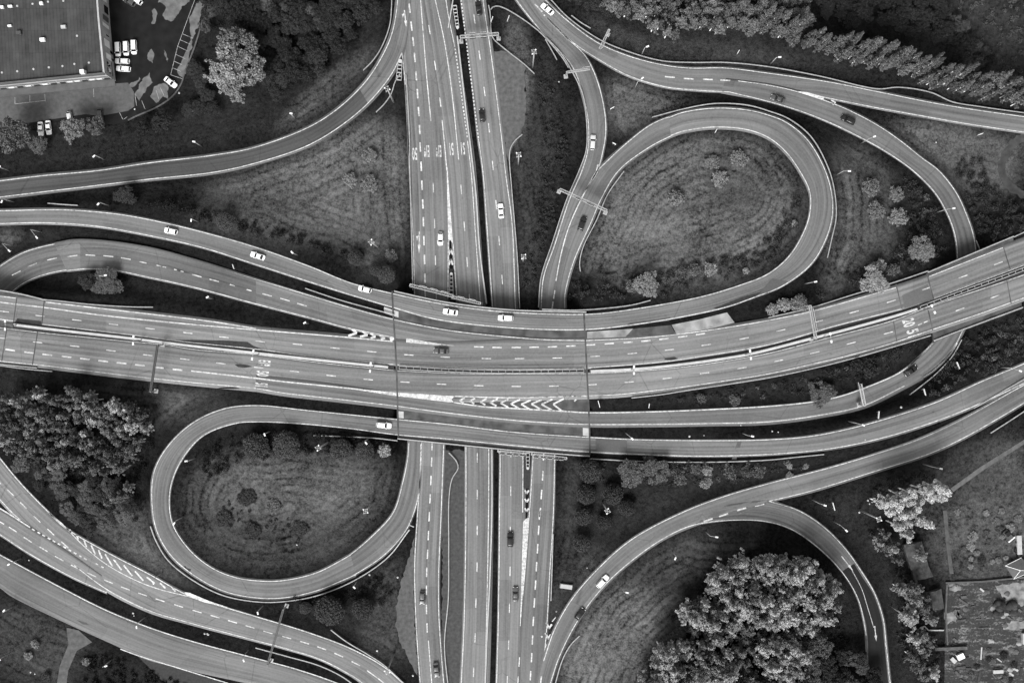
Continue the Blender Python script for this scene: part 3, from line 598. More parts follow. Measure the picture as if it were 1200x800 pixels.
# upper ramps and loop
line(R7_L, LO); line(R7_R[1:10], LO); line([(700,200),(686,224),(667,265),(657,300),(651.5,329)], LO, .34); line([(701,193),(699,202),(694,210)], LO, .7)
dashes([(649.5,345),(647.5,358)], LO, 10, .4)
line(LP_R, LO); line(LP_L[:4], LO); line(R1_L, HI); line(R1_R, HI)
line(R8_L, LO); line(R8_R[1:8], LO); line([(641,21),(665,45)], LO, .30); dashes([(631,9.5)], LO, 13, .4, ends=(9,9))
dashes([(785,90.5),(807,92.5),(829.5,93.3),(850,94.3)], LO, 11.5, .45); line([(865,95),(900,100),(932,107),(950,112.5),(985,125),(1025,145),(1055,165),(1080,185),(1100,200),(1120,225),(1132,250),(1141,277),(1144,300)], LO)
line(R8_R[10:], LO); fill([(932,107),(945,108),(965,113.5),(966,117.5),(950,112.8)], LO); line([(974,117.5),(980,121),(976,123)], LO, .5)
line(R8_R[7:8]+R3n_R[1:], LO); line(R3n_L[13:], LO)
# left ramp
line(R2l_L, LO); line(R2l_R, LO); line(R2_L, HI); line(R2_R[:9], HI)
dashes([(19,320),(38,310.5),(61,303.5),(85,300)], HI, 11.5); dashes([(106,299),(127,300.2),(147.5,303),(168,307.5),(189,312),(209.5,317),(230.5,323),(251,328.5),(272,334),(292,340),(313,345.5),(334,351),(354,357)], HI, 11.5)
def z8(p): return (395+p[0]/8.0, 360+p[1]/8.0)
for a_, b_, c_ in (((140,205),(185,240),(105,268)),((240,225),(285,260),(215,275)),((312,243),(360,275),(315,290)),((400,262),(450,285),(410,298)),((495,283),(535,293),(497,307))):
    line([z8(a_), z8(b_)], HI, .7); line([z8(b_), z8(c_)], HI, .7)
fill([(476.2,396.2),(490,398.5),(511,402),(533,405),(511,404.2),(476,401.2)], HI)
# crossing roads
line([(-60,339),(0,347),(20,349.5)], HI); line([(54,354),(150,365),(250,377),(300,385)], HI, .34); line([(-60,345),(0,354),(50,360),(125,370),(225,380),(300,386.5),(400,394.5),(460,400)], HI, .34)
line([(687,399),(750,396),(800,391),(850,384),(900,375.5),(950,365),(1050,337)], HI); line([(1089,324),(1176,290)], HI)
line([(-60,366),(0,374),(15,376)], HI); line([(49,380),(150,392),(212,400),(300,409),(375,419),(461,427)], HI); line([(466,427.5),(600,432.5),(684,431.2)], HI); line([(690,431),(775,424),(825,417),(900,404),(982,381),(1057,362)], HI); line([(1094,350),(1186,316),(1260,288)], HI)
dashes([(5,365),(47,370),(90,375),(133,380),(176,385),(220,390),(262.5,395),(305,400)], HI, 11, .3); dashes([(348.5,403.3),(392.5,407.7),(435.7,412),(479,415.7),(521.7,418.3),(570,420),(609,420),(653,419.3),(697.5,417.3),(741,414),(784.5,409.7),(827.5,404),(872,396.5),(915,387),(959,376.5),(1001,365.5),(1044.5,353),(1086,338),(1128.7,324),(1170,308.5)], HI, 11, .3)
dashes([(561,406.3),(582.5,407),(605,407),(626,406.7),(647.5,406.2),(669,405.2),(692,404),(714,402.5),(736,401),(757,399.3),(778,397),(800,394.3),(821,391.3)], HI, 11, .42)
line(EL_L[:8]+EL_L[8:10], HI, .2, 'worn'); line([(466,434.3),(540,437.5),(600,438),(687,437.5)], HI, .2, 'worn'); line(EL_L[12:], HI, .26, 'worn')
line(EL_R[:7]+[(330,460),(400,468),(460,475),(512,482),(600,492),(650,495.5),(690,497),(750,497),(825,496),(900,494),(962,486),(1012,475),(1060,452)], HI); line(EL_R[11:], HI)
line([(657,481),(690,483.3),(775,482),(825,480),(900,476),(950,471),(982,465),(1012,455),(1050,439),(1064,430)], HI, .36); line(R3n_R[13:], LO); line([(1122,402),(1112,415),(1092,434),(1060,452)], LO)
dashes([(12,410),(34,413),(55.5,415.5),(78,418),(99.5,420.5),(121,423),(142.5,425.3),(164,427.8),(186,430.5),(208,433)], HI, 11.5, .5)
line([(224,434.5),(300,443),(330,446.7),(375,451.3),(425,456.5)], HI, .42)
fill([(400,454),(430,456.5),(462,459.5),(530,463.8),(533,464.2),(529,467.7),(532,471.3),(525,471),(462,463.5),(425,457.8)], HI); line([(533,464.2),(600,465.8),(687,463.7)], HI, .42); line([(532,471.3),(568,476.5),(600,478.2),(657,481.5),(684,483.2)], HI, .42)
dashes([(1.5,396),(44,401),(87.5,405.5),(130,410.7),(173,416),(216.5,420.7),(259,425.7),(303,430.5),(345,435),(388,440),(431.5,444.5),(474.5,447.5),(517.5,450),(561,451.7),(605,452.5),(649,452.2),(693.7,450.5),(737.5,447.5),(782,443),(825.7,437),(869.5,431),(912.5,422.5),(955,413),(997.5,402),(1041,390)], HI, 11, .3)
dashes([(1078,380),(1085,377)], HI, 5, .3); dashes([(1125,362.5),(1166,347.5),(1208,333)], HI, 11, .3)
def zc(p): return (520+p[0]/6.667, 430+p[1]/6.667)
for t_, a_, b_ in (((125,260),(165,240),(156,279)),((205,265),(245,242),(238,286)),((285,272),(335,246),(325,295)),((362,275),(422,248),(412,303)),((445,280),(505,250),(505,315)),((523,285),(597,253),(585,320)),((605,290),(680,258),(668,326)),((685,287),(765,255),(765,333)),((765,290),(850,250),(850,339)),((855,290),(938,246),(920,339))):
    line([zc(t_), zc(a_)], HI, .55); line([zc(t_), zc(b_)], HI, .55)
line([(673,470),(675.5,467.5)], HI, .5)
line(R4_L, HI); line(R4_R, HI); line(R4l_L[:7], LO); line(R4l_R[:7], LO)
# lower right
line([(637,774)]+R5_L[2:], HI); line([(645,800),(655,770),(675,730),(700,695),(730,665),(775,632),(812,615),(860,609),(900,611),(930,621),(962,644),(987,670),(1005,700),(1012,725),(1015,744)], HI); line(R5_R[9:], HI); line(R5b_L[2:13], HI)
dashes([(830,609),(848,603.2),(869,596.3),(890,591.3)], HI, 11, .5); line([(640,830),(645,800)], HI, .34)
line([(998,667),(1010,690),(1017,712),(1024,735)], HI, .2, 'worn'); dashes([(1038,755),(1039,763),(1040,772),(1041,781),(1042,790),(1043,798)], HI, 4, .36)
# lower left
line(R9_L[:5]+[(125,646.5),(175,672.5),(217,695.5)]+R9_L[8:], LO, .30); line([(56,600),(72,613),(100,641),(125,661),(160,680),(187,690),(219,698)], LO); line(R9_R[4:], LO); line([(0,626),(37,650),(87,677),(125,694)], LO); line([(-40,606),(0,626)], LO)
line([(-40,543),(0,585),(14,600),(24,609)], LO, .26); line([(-40,572),(0,595.5),(10,601.5),(35,617.5)], LO, .4)
fill([(50,592),(57,600),(74,613.5),(74,616)], LO)
for i in (39,45.5,51.2,57.5,63.3,69.2,75.7,81.8,88,94.3,100):
    y = 620.3+(i-39)*(654.5-620.3)/(100-39); dashes([(i,y)], LO, 3.6, .45, ends=(6,3.6))
dashes([(113.5,660.5),(120,664)], LO, 3, .35)
dashes([(-3,563),(12.5,577),(27.5,592),(43.5,608),(59.5,623),(76,638)], LO, 11, .36); dashes([(0,611),(15,620),(32.5,632),(51,643),(69.5,654),(88,664),(107.5,673),(127,681),(147,689),(167,696),(187.5,702.7),(209.5,709.5),(231,716),(252,722),(272.5,728),(293,734),(314,740.5),(336,746.5),(357,752.5),(377,759),(397,767),(417,777)], LO, 11, .34); line([(430,785),(450,800),(490,840)], LO, .34)
for (a_, b_) in ((((25,70)),((95,185))),((105,120),(180,220)),((200,175),(280,275)),((305,230),(385,320)),((415,285),(490,345)),((540,340),(590,390)),((655,385),(685,420))):
    line([(120+a_[0]/8, 640+a_[1]/8), (120+b_[0]/8, 640+b_[1]/8)], LO, .5)
for (a_, b_) in (((815,200),(830,235)),((895,260),(920,315)),((985,325),(1015,405)),((1070,385),(1115,490)),((1155,440),(1195,540))):
    line([(a_[0]/10, 600+a_[1]/10), (b_[0]/10, 600+b_[1]/10)], LO, .5)
fill([(216,693.3),(222,694),(245,703.7),(268,711.5),(240,705.5),(219,698)], LO)
line(R10_L, LO, .30); line([(141,760),(160,767),(205,781),(267,800)], LO, .3)
nm_ = {'edge': 'edge_line', 'dash': 'lane_marking', 'fill': 'painted_area', 'worn': 'worn_line'}
for key, (v, f, n) in MK.items():
    me = newmesh(nm_[key], np.vstack(v), f, M['paintdim'] if key == 'worn' else M['paint'])
    import bmesh
    bm = bmesh.new(); bm.from_mesh(me)
    for fc in bm.faces:
        if fc.normal.z < 0: fc.normal_flip()
    bm.to_mesh(me); bm.free()
    tag(link(nm_[key], me), kind='structure')
# painted road numbers
def number(txt, px, py, ang, wpx, lpx, level):
    cu = bpy.data.curves.new('road_number', 'FONT'); cu.body = txt; cu.align_x = 'CENTER'; cu.align_y = 'CENTER'; cu.size = 1; cu.space_character = 1.05; cu.offset = .028
    o = bpy.data.objects.new('road_number_curve', cu); COL.objects.link(o); bpy.context.view_layer.update()
    dg = bpy.context.evaluated_depsgraph_get(); me = bpy.data.meshes.new_from_object(o.evaluated_get(dg)); bpy.data.objects.remove(o)
    me.name = 'road_number'; me.materials.clear(); me.materials.append(M['paint'])
    co = np.array([v.co[:] for v in me.vertices]); sz = co.max(0)-co.min(0); co -= (co.max(0)+co.min(0))/2
    co[:, 0] *= wpx*S/sz[0]; co[:, 1] *= lpx*S/sz[1]
    t = math.radians(ang); z = float(zlev(np.array([[px, py]]), level)[0])+DZ+.01
    x, y, _ = W(px, py, z); X = co[:, 0]*math.cos(t)-co[:, 1]*math.sin(t)+x; Y = co[:, 0]*math.sin(t)+co[:, 1]*math.cos(t)+y
    for v, a_, b_ in zip(me.vertices, X, Y): v.co = (a_, b_, z)
    tag(link('road_number', me), kind='structure')
number('50', 486, 180.5, 182, 6, 14.5, LO); number('E18', 500, 177.3, 182, 6.3, 14, LO); number('E18', 514, 177.2, 182, 6.3, 14, LO); number('51', 529.2, 174.8, 184, 4.6, 14.5, LO); number('51', 542.6, 174, 184, 4.6, 14.5, LO)
line_obj = MK  # (lines are already built)
number('E18', 309.7, 425.3, -95, 6.4, 14.5, HI); number('50', 307.7, 437.5, -95, 6.2, 14.5, HI); number('51', 306.3, 450.5, -95, 4.2, 14.5, HI)
number('20', 1065, 378, -73, 8.5, 14, HI); number('51', 1070, 390, -73, 8.5, 14, HI)
# ------------------------------------------------------------------ trees, shrubs
def leaves(C, Rd, n, size, rg, flat=.75, squash=1.0, tang=.75):
    """n leaf-sized quads on the shells of clumps at C with radii Rd"""
    C = np.asarray(C, float); Rd = np.asarray(Rd, float); k = rg.choice(len(C), n, p=Rd**2/np.sum(Rd**2))
    d = rg.normal(size=(n, 3)); d[:, 2] += .25; d /= np.linalg.norm(d, axis=1)[:, None]
    rr = Rd[k]*(1.12-np.abs(rg.normal(0, .36, n)))*(1+.25*np.sin(d[:, 0]*7+k)*np.sin(d[:, 1]*6+2*k)); p = C[k]+d*rr[:, None]*np.array([1, 1, squash])
    nm = d*tang+rg.normal(0, flat, (n, 3)); nm /= np.linalg.norm(nm, axis=1)[:, None]
    t = rg.normal(size=(n, 3)); t -= nm*np.sum(t*nm, 1)[:, None]; t /= np.linalg.norm(t, axis=1)[:, None]; b = np.cross(nm, t)
    s = size*(.6+.8*rg.random(n))[:, None]
    V = np.stack([p-t*s-b*s*.3, p+b*s*.8-t*s*.1, p+t*s, p-b*s*.75+t*s*.1], 1).reshape(-1, 3)
    return V, np.arange(n*4).reshape(n, 4)
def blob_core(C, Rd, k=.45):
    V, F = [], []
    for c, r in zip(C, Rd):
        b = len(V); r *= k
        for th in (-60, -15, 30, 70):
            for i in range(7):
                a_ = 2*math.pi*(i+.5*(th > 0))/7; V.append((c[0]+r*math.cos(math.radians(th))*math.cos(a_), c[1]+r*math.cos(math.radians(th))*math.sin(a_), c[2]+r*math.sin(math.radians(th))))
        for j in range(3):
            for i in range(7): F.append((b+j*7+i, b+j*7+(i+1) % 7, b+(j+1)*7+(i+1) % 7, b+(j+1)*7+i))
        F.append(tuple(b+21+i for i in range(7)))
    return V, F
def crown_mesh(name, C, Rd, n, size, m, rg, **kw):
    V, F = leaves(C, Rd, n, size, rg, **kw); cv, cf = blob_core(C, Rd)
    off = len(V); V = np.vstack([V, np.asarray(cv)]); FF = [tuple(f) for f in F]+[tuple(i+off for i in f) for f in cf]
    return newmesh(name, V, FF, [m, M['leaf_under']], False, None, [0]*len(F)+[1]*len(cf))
def trunk_mesh(name, h, r, limbs, m, rg, lean=0.0):
    b = MB(); pts = [(0, 0, -.6)]; x = y = 0
    for i in range(5):
        x += rg.normal(0, .04*r*4); y += rg.normal(0, .04*r*4); pts.append((x, y, h*(i+1)/5))
    for i in range(5): b.tube(pts[i], pts[i+1], r*(1-.16*i), r*(1-.16*(i+1)), 7)
    for c in limbs:
        z = min(c[2]*.62, h*.9); q = Vector((0, 0, z)); b.tube(q, (c[0]*.85, c[1]*.85, c[2]-.2), r*.42, r*.12, 5)
    return b.mesh(name, m, True)
PROTO = {}
def proto(kind):
    if kind in PROTO: return PROTO[kind]
    out = []
    for v in range({'broad': 4, 'pale': 5, 'pine': 4, 'poplar': 4, 'round': 3, 'bush': 4, 'palebush': 3, 'dark': 4, 'dry': 3, 'midbush': 4, 'aspen': 4, 'aspenpale': 4, 'billow': 4}[kind]):
        rg = np.random.default_rng(hash(kind) % 1000 if False else sum(map(ord, kind))*17+v)
        C, Rd = [], []
        if kind in ('broad', 'pale', 'dark'):
            h, cz, rx, rz, nC = 11.5, 8.0, 3.8, 3.4, 90
            for i in range(nC):
                d = rg.normal(size=3); d /= np.linalg.norm(d)
                if d[2] < -.35: d[2] = -d[2]
                t = .5+.5*rg.random()**.5; f = 1+.2*math.sin(3*math.atan2(d[1], d[0])+v*1.7); C.append((d[0]*rx*t*f, d[1]*rx*t*f, cz+d[2]*rz*t)); Rd.append(rg.choice([rg.uniform(.25,.5), rg.uniform(.35,.6), rg.uniform(.6,1.2)]))
            cm = crown_mesh('crown', C, Rd, 7500, .19, M['leaf_'+{'broad': 'mid', 'pale': 'pale', 'dark': 'dark'}[kind]], rg)
            tm = trunk_mesh('trunk', 8.5, .26, C[:7], M['palebark'] if kind == 'pale' else M['bark'], rg); R0 = 4.3
        elif kind == 'billow':
            for i in range(30):
                d = rg.normal(size=3); d /= np.linalg.norm(d); d[2] = abs(d[2]) if d[2] < -.2 else d[2]; t = .75+.25*rg.random(); C.append((d[0]*3.9*t, d[1]*3.9*t, 8.0+d[2]*3.6*t)); Rd.append(rg.uniform(.55, 1.15))
                for q in range(3): C.append(tuple(np.array(C[-1])+rg.normal(0, .6, 3))); Rd.append(rg.uniform(.25, .5))
            cm = crown_mesh('crown', C, Rd, 7500, .19, M['leaf_pale'], rg, flat=.8); tm = trunk_mesh('trunk', 8.5, .26, C[:12:4], M['bark'], rg); R0 = 4.6
        elif kind in ('aspen', 'aspenpale'):
            # boughs: chains of small tufts that reach up and out from the stem
            for b_ in range(15):
                an = b_*2.4+rg.uniform(-.5, .5); t = b_/14; z0 = 5.2+6.8*t; ln = rg.uniform(.55, 1.1)*2.9*math.sin(math.pi*min(.93, .30+.66*t))*(1+.2*math.sin(3*an+v)); up = rg.uniform(.5, 1.0)
                for q in range(6):
                    f = (q+1.2)/6.5; C.append((f*ln*math.cos(an)+rg.normal(0, .28), f*ln*math.sin(an)+rg.normal(0, .28), z0+f*ln*up*.75+rg.normal(0, .22))); Rd.append(rg.uniform(.22, .55)*(1.25-.55*f))
            for q in range(5): C.append((rg.normal(0, .35), rg.normal(0, .35), 12.4+.45*q)); Rd.append(.5-.06*q)
            cm = crown_mesh('crown', C, Rd, 4200, .19, M['leaf_mid2'] if kind == 'aspen' else M['leaf_grove'], rg, flat=.9); tm = trunk_mesh('trunk', 12.5, .22, C[3:90:9], M['palebark'], rg); R0 = 2.7
        elif kind == 'pine':
            for i in range(26):
                an = i*2.4+rg.uniform(-.6, .6); z = 11.5+6.5*(i/25)**1.0; rr = rg.uniform(.3, 1.0)*2.3*(1-.55*(i/25)**2); C.append((rr*math.cos(an), rr*math.sin(an), z)); Rd.append(rg.uniform(.3, .75))
            C.append((0, 0, 18.3)); Rd.append(.8)
            cm = crown_mesh('crown', C, Rd, 2300, .19, M['leaf_pine'], rg, flat=.8, squash=.75); tm = trunk_mesh('trunk', 17.8, .27, C[:6], M['palebark'], rg); R0 = 2.8
        elif kind == 'poplar':
            for i in range(44):
                t = i/43; z = 2.4+13.0*t; an = i*2.4+rg.uniform(-.5, .5); rr = rg.uniform(.5, 1)*1.9*math.sin(math.pi*min(.95, .22+.78*t))**.8; C.append((rr*math.cos(an), rr*math.sin(an), z)); Rd.append(rg.uniform(.32, .75))
            C.append((0, 0, 15.8)); Rd.append(.5)
            cm = crown_mesh('crown', C, Rd, 3600, .21, M['leaf_birch'], rg); tm = trunk_mesh('trunk', 14.5, .2, C[::4], M['palebark'], rg); R0 = 2.4
        elif kind == 'round':
            for i in range(80):
                y = 1-2*(i+.5)/104; an = i*2.39996; s_ = math.sqrt(max(0, 1-y*y)); C.append((2.6*s_*math.cos(an), 2.6*s_*math.sin(an), 4.0+2.7*y)); Rd.append(rg.uniform(.45, .95))
            cm = crown_mesh('crown', C, Rd, 6500, .17, M['leaf_round'], rg); tm = trunk_mesh('trunk', 4.2, .22, C[:5], M['bark'], rg); R0 = 3.6
        elif kind in ('bush', 'palebush', 'midbush'):
            for i in range(13):
                an = i*2.4; rr = 1.25*math.sqrt((i+.5)/13); C.append((rr*math.cos(an), rr*math.sin(an), 1.35-.45*(rr/1.25)**2+rg.uniform(-.2, .35))); Rd.append(rg.uniform(.42, .75))
            cm = crown_mesh('crown', C, Rd, 1500, .17, M[{'bush': 'leaf_dark', 'palebush': 'leaf_pale', 'midbush': 'leaf_mid'}[kind]], rg); tm = trunk_mesh('trunk', 1.2, .09, C[:7], M['bark'], rg); R0 = 1.9
        elif kind == 'dry':
            for i in range(26):
                an = i*2.4; rr = 1.75*math.sqrt((i+.5)/26)*rg.uniform(.9, 1.1); C.append((rr*math.cos(an), rr*math.sin(an), 1.5-.5*(rr/1.75)**2)); Rd.append(rg.uniform(.15, .36))
            V, F = leaves(C, np.array(Rd)*1.5, 1500, .12, rg, flat=1.0); cm = newmesh('crown', V, F, M['leaf_straw']); tm = trunk_mesh('trunk', .7, .05, C[::2], M['palebark'], rg); R0 = 1.9
        out.append((cm, tm, R0))
    PROTO[kind] = out; return out
for nm, v, var in (('leaf_mid2', .115, .38), ('leaf_birch', .10, .18), ('leaf_round', .045, .2), ('leaf_straw', .19, .25)): M[nm] = leafmat(nm, v, var)
TREES = []
CZ = {'broad': 8.0, 'pale': 8.0, 'dark': 8.0, 'pine': 14.5, 'poplar': 11.0, 'round': 4.0, 'bush': 1, 'palebush': 1, 'midbush': 1, 'dry': 1, 'aspen': 10, 'aspenpale': 10, 'billow': 8.0}
def tree(px, py, r, kind, name, label, group=None, cat=None, hs=1.0):
    """px, py: centre of the crown in the photo; r: crown radius in photo pixels"""
    TREES.append((px, py, r, kind, name, label, group, cat or ('shrub' if 'bush' in kind or kind == 'dry' else 'tree'), hs))
def plant_all():
    K = {}
    Q = np.array([(t[0], t[1]) for t in TREES]); hh = []
    for t in TREES: hh.append(CZ[t[3]]*(t[2]*S/proto(t[3])[0][2])*t[8] if t[3] not in ('pine', 'poplar', 'aspen', 'aspenpale') else CZ[t[3]]*t[8])
    hh = np.array(hh); B = 600+(Q[:, 0]-600)*(H-hh)/H, 400+(Q[:, 1]-400)*(H-hh)/H
    B = np.stack(B, 1); Z = terrain(B)
    for t, b, z in zip(TREES, B, Z):
        px, py, r, kind, name, label, group, cat, hs = t
        ps = proto(kind); i = K[kind] = (K.get(kind, -1)+1); cm, tm, R0 = ps[i % len(ps)]
        s = r*S/R0; sz = hs if kind in ('pine', 'poplar', 'aspen', 'aspenpale') else s*hs
        e = thing(name, label, cat, W(b[0], b[1], float(z)-.05), random.uniform(0, 6.28), group, (s*random.uniform(.93, 1.07), s*random.uniform(.93, 1.07), sz*random.uniform(.94, 1.06)))
        if kind in ('pine', 'aspenpale'): e.rotation_euler[0] = random.uniform(-.03, .03); e.rotation_euler[1] = random.uniform(-.03, .03)
        link('crown', cm, e); link('trunk', tm, e)
def scatter(poly, spacing, jit=.33, seed=1):
    rg = np.random.default_rng(seed); p = np.asarray(poly, float); x0, y0 = p.min(0); x1, y1 = p.max(0); out = []
    row = 0; y = y0
    while y < y1:
        x = x0+(row % 2)*spacing/2
        while x < x1:
            q = (x+rg.uniform(-jit, jit)*spacing, y+rg.uniform(-jit, jit)*spacing)
            if inpoly(p, np.array([q[0]]), np.array([q[1]]))[0]: out.append(q)
            x += spacing
        y += spacing*.87; row += 1
    return out
# --- single trees that stand out
tree(266,80,25,'billow','broadleaf_tree','big pale tree with a billowing crown between the car park and the dark wood', hs=.95)
tree(279,56,25,'billow','broadleaf_tree','tall pale tree joined to the upper right of the big billowing tree', hs=1.0)
tree(290,80,22,'billow','broadleaf_tree','pale tree on the right flank of the big billowing tree by the car park', hs=1.0)
tree(276,99,21,'billow','broadleaf_tree','pale tree at the foot of the big billowing tree, nearest the curved ramp', hs=.95)
tree(16,158,20,'broad','broadleaf_tree','mid grey tree at the far left below the car park')
tree(86,152,15,'pale','broadleaf_tree','pale tree right of the two white cars parked side by side')
tree(112,147,12,'broad','broadleaf_tree','small tree beside the dark car under the car park edge')
tree(44,168,12,'broad','broadleaf_tree','low tree below the two white cars parked side by side', hs=.7)
tree(190,142,14,'dark','broadleaf_tree','dark tree on the verge by the bend of the car park kerb')
tree(168,150,10,'dark','broadleaf_tree','small dark tree between the car park kerb and the upper left ramp')
tree(125,334,19,'broad','broadleaf_tree','mid grey spreading tree inside the left ramp bend', hs=.27)
tree(103,330,11,'dark','broadleaf_tree','small dark tree at the left of the spreading tree in the ramp bend', hs=.6)
tree(147,229,12,'dark','shrub','dark round shrub between the two upper left ramps', cat='shrub', hs=.5)
tree(265,260,13,'round','shrub','round shrub at the end of the hedge below the left meadow', cat='shrub', hs=.6)
tree(417,302,10,'round','shrub','round shrub near the hedge end above the curved ramp', cat='shrub', hs=.7)
tree(453,322,11,'round','shrub','paler round shrub at the lower tip of the left meadow', cat='shrub', hs=.7); tree(440,316,8,'round','shrub','small shrub left of the paler round shrub at the meadow tip', cat='shrub', hs=.7)
for x, y, r, l in ((433,183,9,'upper straw coloured shrub in the left meadow'),(433,215,10,'larger straw coloured shrub in the left meadow'),(410,211,9,'fainter straw coloured shrub left of the larger one in the left meadow'),(458,300,8,'straw coloured shrub above the tip of the left meadow')):
    tree(x, y, r, 'dry', 'shrub', l)
for x, y, r, l in ((843,210,10,'bright twiggy shrub near the top of the big loop meadow'),(835,190,9,'grey twiggy shrub above the bright one in the big loop'),(866,185,10,'twiggy shrub at the upper right of the big loop meadow'),(791,232,11,'dull twiggy shrub left of the bright one in the big loop meadow')):
    tree(x, y, r, 'dry' if r < 11 else 'palebush', 'shrub', l)
tree(758,333,16,'pale','broadleaf_tree','pale round tree inside the big loop just above its lower road', hs=.55); tree(742,335,11,'midbush','shrub','grey bush left of the pale tree inside the big loop')
for x, y, r, k, l in ((812,316,9,'midbush','grey bush left of the pale round bush in the big loop'),(832,315,9,'palebush','pale round bush inside the big loop near its lower road'),(800,318,8,'midbush','small grey bush furthest left of the bush trio in the big loop'),(874,317,5,'palebush','tiny pale bush at the lower right rim of the big loop'),(931,262,5,'palebush','tiny pale bush at the right rim of the big loop')):
    tree(x, y, r, k, 'shrub', l)
tree(1081,292,17,'pale','broadleaf_tree','pale tree standing alone by the right ramp before the bridge', hs=.6)
tree(1023,328,17,'pale','broadleaf_tree','pale spreading tree at the edge of the upper right bridge road', hs=.5); tree(1030,312,10,'palebush','shrub','pale bush on top of the spreading tree by the bridge road'); tree(1046,316,9,'midbush','shrub','grey bush right of the spreading tree by the bridge road')
for i, (x, y, r, l) in enumerate(((905,362,9,'pale bush furthest left beside the overhead sign boom on the upper bridge road'),(918,357,10,'pale bush in the middle of the row by the sign boom'),(937,355,11,'palest bush of the row, touching the sign boom on the upper bridge road'))): tree(x, y, r, 'palebush', 'shrub', l)
for x, y, r, l in ((1021,219,11,'straw shrub uppermost in the right triangle of grass'),(1027,247,11,'straw shrub in the middle of the right triangle of grass'),(1050,228,9,'straw shrub nearest the curved ramp in the right triangle'),(1053,255,11,'straw shrub lowest in the right triangle, near the dark bushes')): tree(x, y, r, 'dry', 'shrub', l)
for x, y, r, l in ((300,523,16,'dark round tree at the left of the row inside the lower left loop'),(335,521,17,'largest dark round tree in the row inside the lower left loop'),(400,526,14,'grey round tree right of the gap inside the lower left loop'),(428,528,12,'small dark round tree inside the lower left loop'),(386,715,19,'big round tree below the lower left loop'),(425,713,14,'darker round tree right of the big one below the lower left loop'),(358,712,8,'small round shrub left of the big round tree below the loop')):
    tree(x, y, r, 'round', 'round_tree', l, hs=.72)
tree(451,528,9,'palebush','shrub','pale bush at the right end of the row inside the lower left loop')
for x, y, r, l in ((321,593,9,'twiggy shrub in the middle of the lower left loop'),(290,582,10,'dark shrub left of the twiggy shrub in the lower left loop'),(262,607,9,'dark shrub at the left of the lower left loop meadow'),(297,621,9,'dark shrub at the bottom of the lower left loop meadow'),(352,619,8,'dark shrub at the lower right of the loop meadow')):
    tree(x, y, r+2, 'midbush' if x == 321 else 'bush', 'shrub', l, hs=.38)
for x, y, r, k, l in ((691,552,15,'round','grey round tree nearest the bridge below its right end'),(740,554,17,'broad','wide grey tree in the row below the lowest bridge road'),(768,552,15,'broad','grey tree right of the wide one below the lowest bridge road'),(687,579,13,'round','round tree under the topmost one beside the collector road'),(718,578,14,'round','dark round tree between the collector road and the curving ramp'),(684,604,12,'round','round tree third down beside the collector road'),(734,594,11,'round','dark round tree nearest the curving ramp'),(681,636,12,'round','lowest round tree beside the collector road'),(708,611,10,'round','small round tree beside the tall floodlight mast')):
    tree(x, y, r, k, 'round_tree' if k == 'round' else 'broadleaf_tree', l, hs=.5 if k == 'broad' else 1)
for x, y, r, k, l in ((797,562,9,'midbush','bush left of the palest one below the lowest bridge road'),(827,565,9,'palebush','palest bush below the lowest bridge road'),(829,551,7,'palebush','small pale bush directly above the palest one'),(815,549,8,'midbush','grey bush hard against the lowest bridge road'),(855,553,10,'midbush','grey bush toward the right end of the row below the bridge road'),(875,552,9,'midbush','grey bush second from the right end of the row below the bridge road'),(888,554,8,'midbush','last bush at the right end of the row below the bridge road'),(760,540,8,'midbush','bush behind the wide grey trees below the bridge road')):
    tree(x, y, r, k, 'shrub', l)
tree(963,460,17,'broad','broadleaf_tree','tree overhanging the ramp that dives under the right bridge', hs=.5); M_ = None
tree(1018,432,13,'bush','shrub','dark bush in the strip below the bridge road'); tree(861,468,8,'midbush','shrub','paler bush in the strip between bridge road and exit ramp'); tree(822,466,7,'midbush','shrub','small bush at the left end of the strip between bridge road and exit ramp'); tree(1003,428,9,'bush','shrub','dark bush left of another in the strip below the bridge road')
for x, y, l in ((101,775,'pale bush on the grass right of the dirt path'),(41,754,'pale bush on the grass left of the dirt path'),(33,768,'grey bush under the pale one left of the dirt path'),(54,793,'small bush at the bottom edge left of the dirt path'),(925,546,'pale tuft below the long guard rail at lower right'),(944,546,'second pale tuft, right of the first below the long guard rail'),(925,556,'grey tuft below the pale pair under the long guard rail')):
    tree(x, y, 6 if y > 560 or y < 500 else 4.5, 'palebush' if 'pale' in l else 'midbush', 'shrub', l)
# --- woods: every tree its own object, look-alikes share a label
G = 'trees of the grove inside the lower right loop'; L_ = 'pale feathery tree of the dense grove inside the lower right loop'
rgf = np.random.default_rng(3)
gp = []
for q_, (pl, sp) in enumerate((([(833,672),(868,652),(905,655),(935,653),(975,680),(985,706),(966,742),(925,742),(890,728),(858,722),(838,700)],11.3),([(804,700),(832,704),(862,728),(868,748),(838,748),(804,726)],11),([(748,812),(758,772),(798,750),(845,756),(864,782),(868,812)],11.3),([(888,758),(930,746),(946,764),(938,790),(905,798),(888,782)],11),([(872,800),(935,800),(940,820),(872,820)],11))): gp += scatter(pl, sp, .42, 5+q_)
for i, (x, y) in enumerate(gp):
    tree(x, y, rgf.choice([rgf.uniform(6.5, 9), rgf.uniform(9, 13)]), 'aspenpale', 'grove_tree', L_, G, hs=rgf.uniform(.8, 1.5))
for i, (x, y) in enumerate(scatter([(760,800),(775,765),(812,740),(812,700),(850,668),(930,662),(972,690),(965,735),(930,770),(930,810),(760,812)], 13, .4, 77)):
    tree(x, y, rgf.uniform(7, 11), 'aspen', 'grove_tree', 'mid grey lower tree between the pale crowns of the grove in the lower right loop', 'mid grey lower trees of the grove in the lower right loop', hs=rgf.uniform(.45, .8))
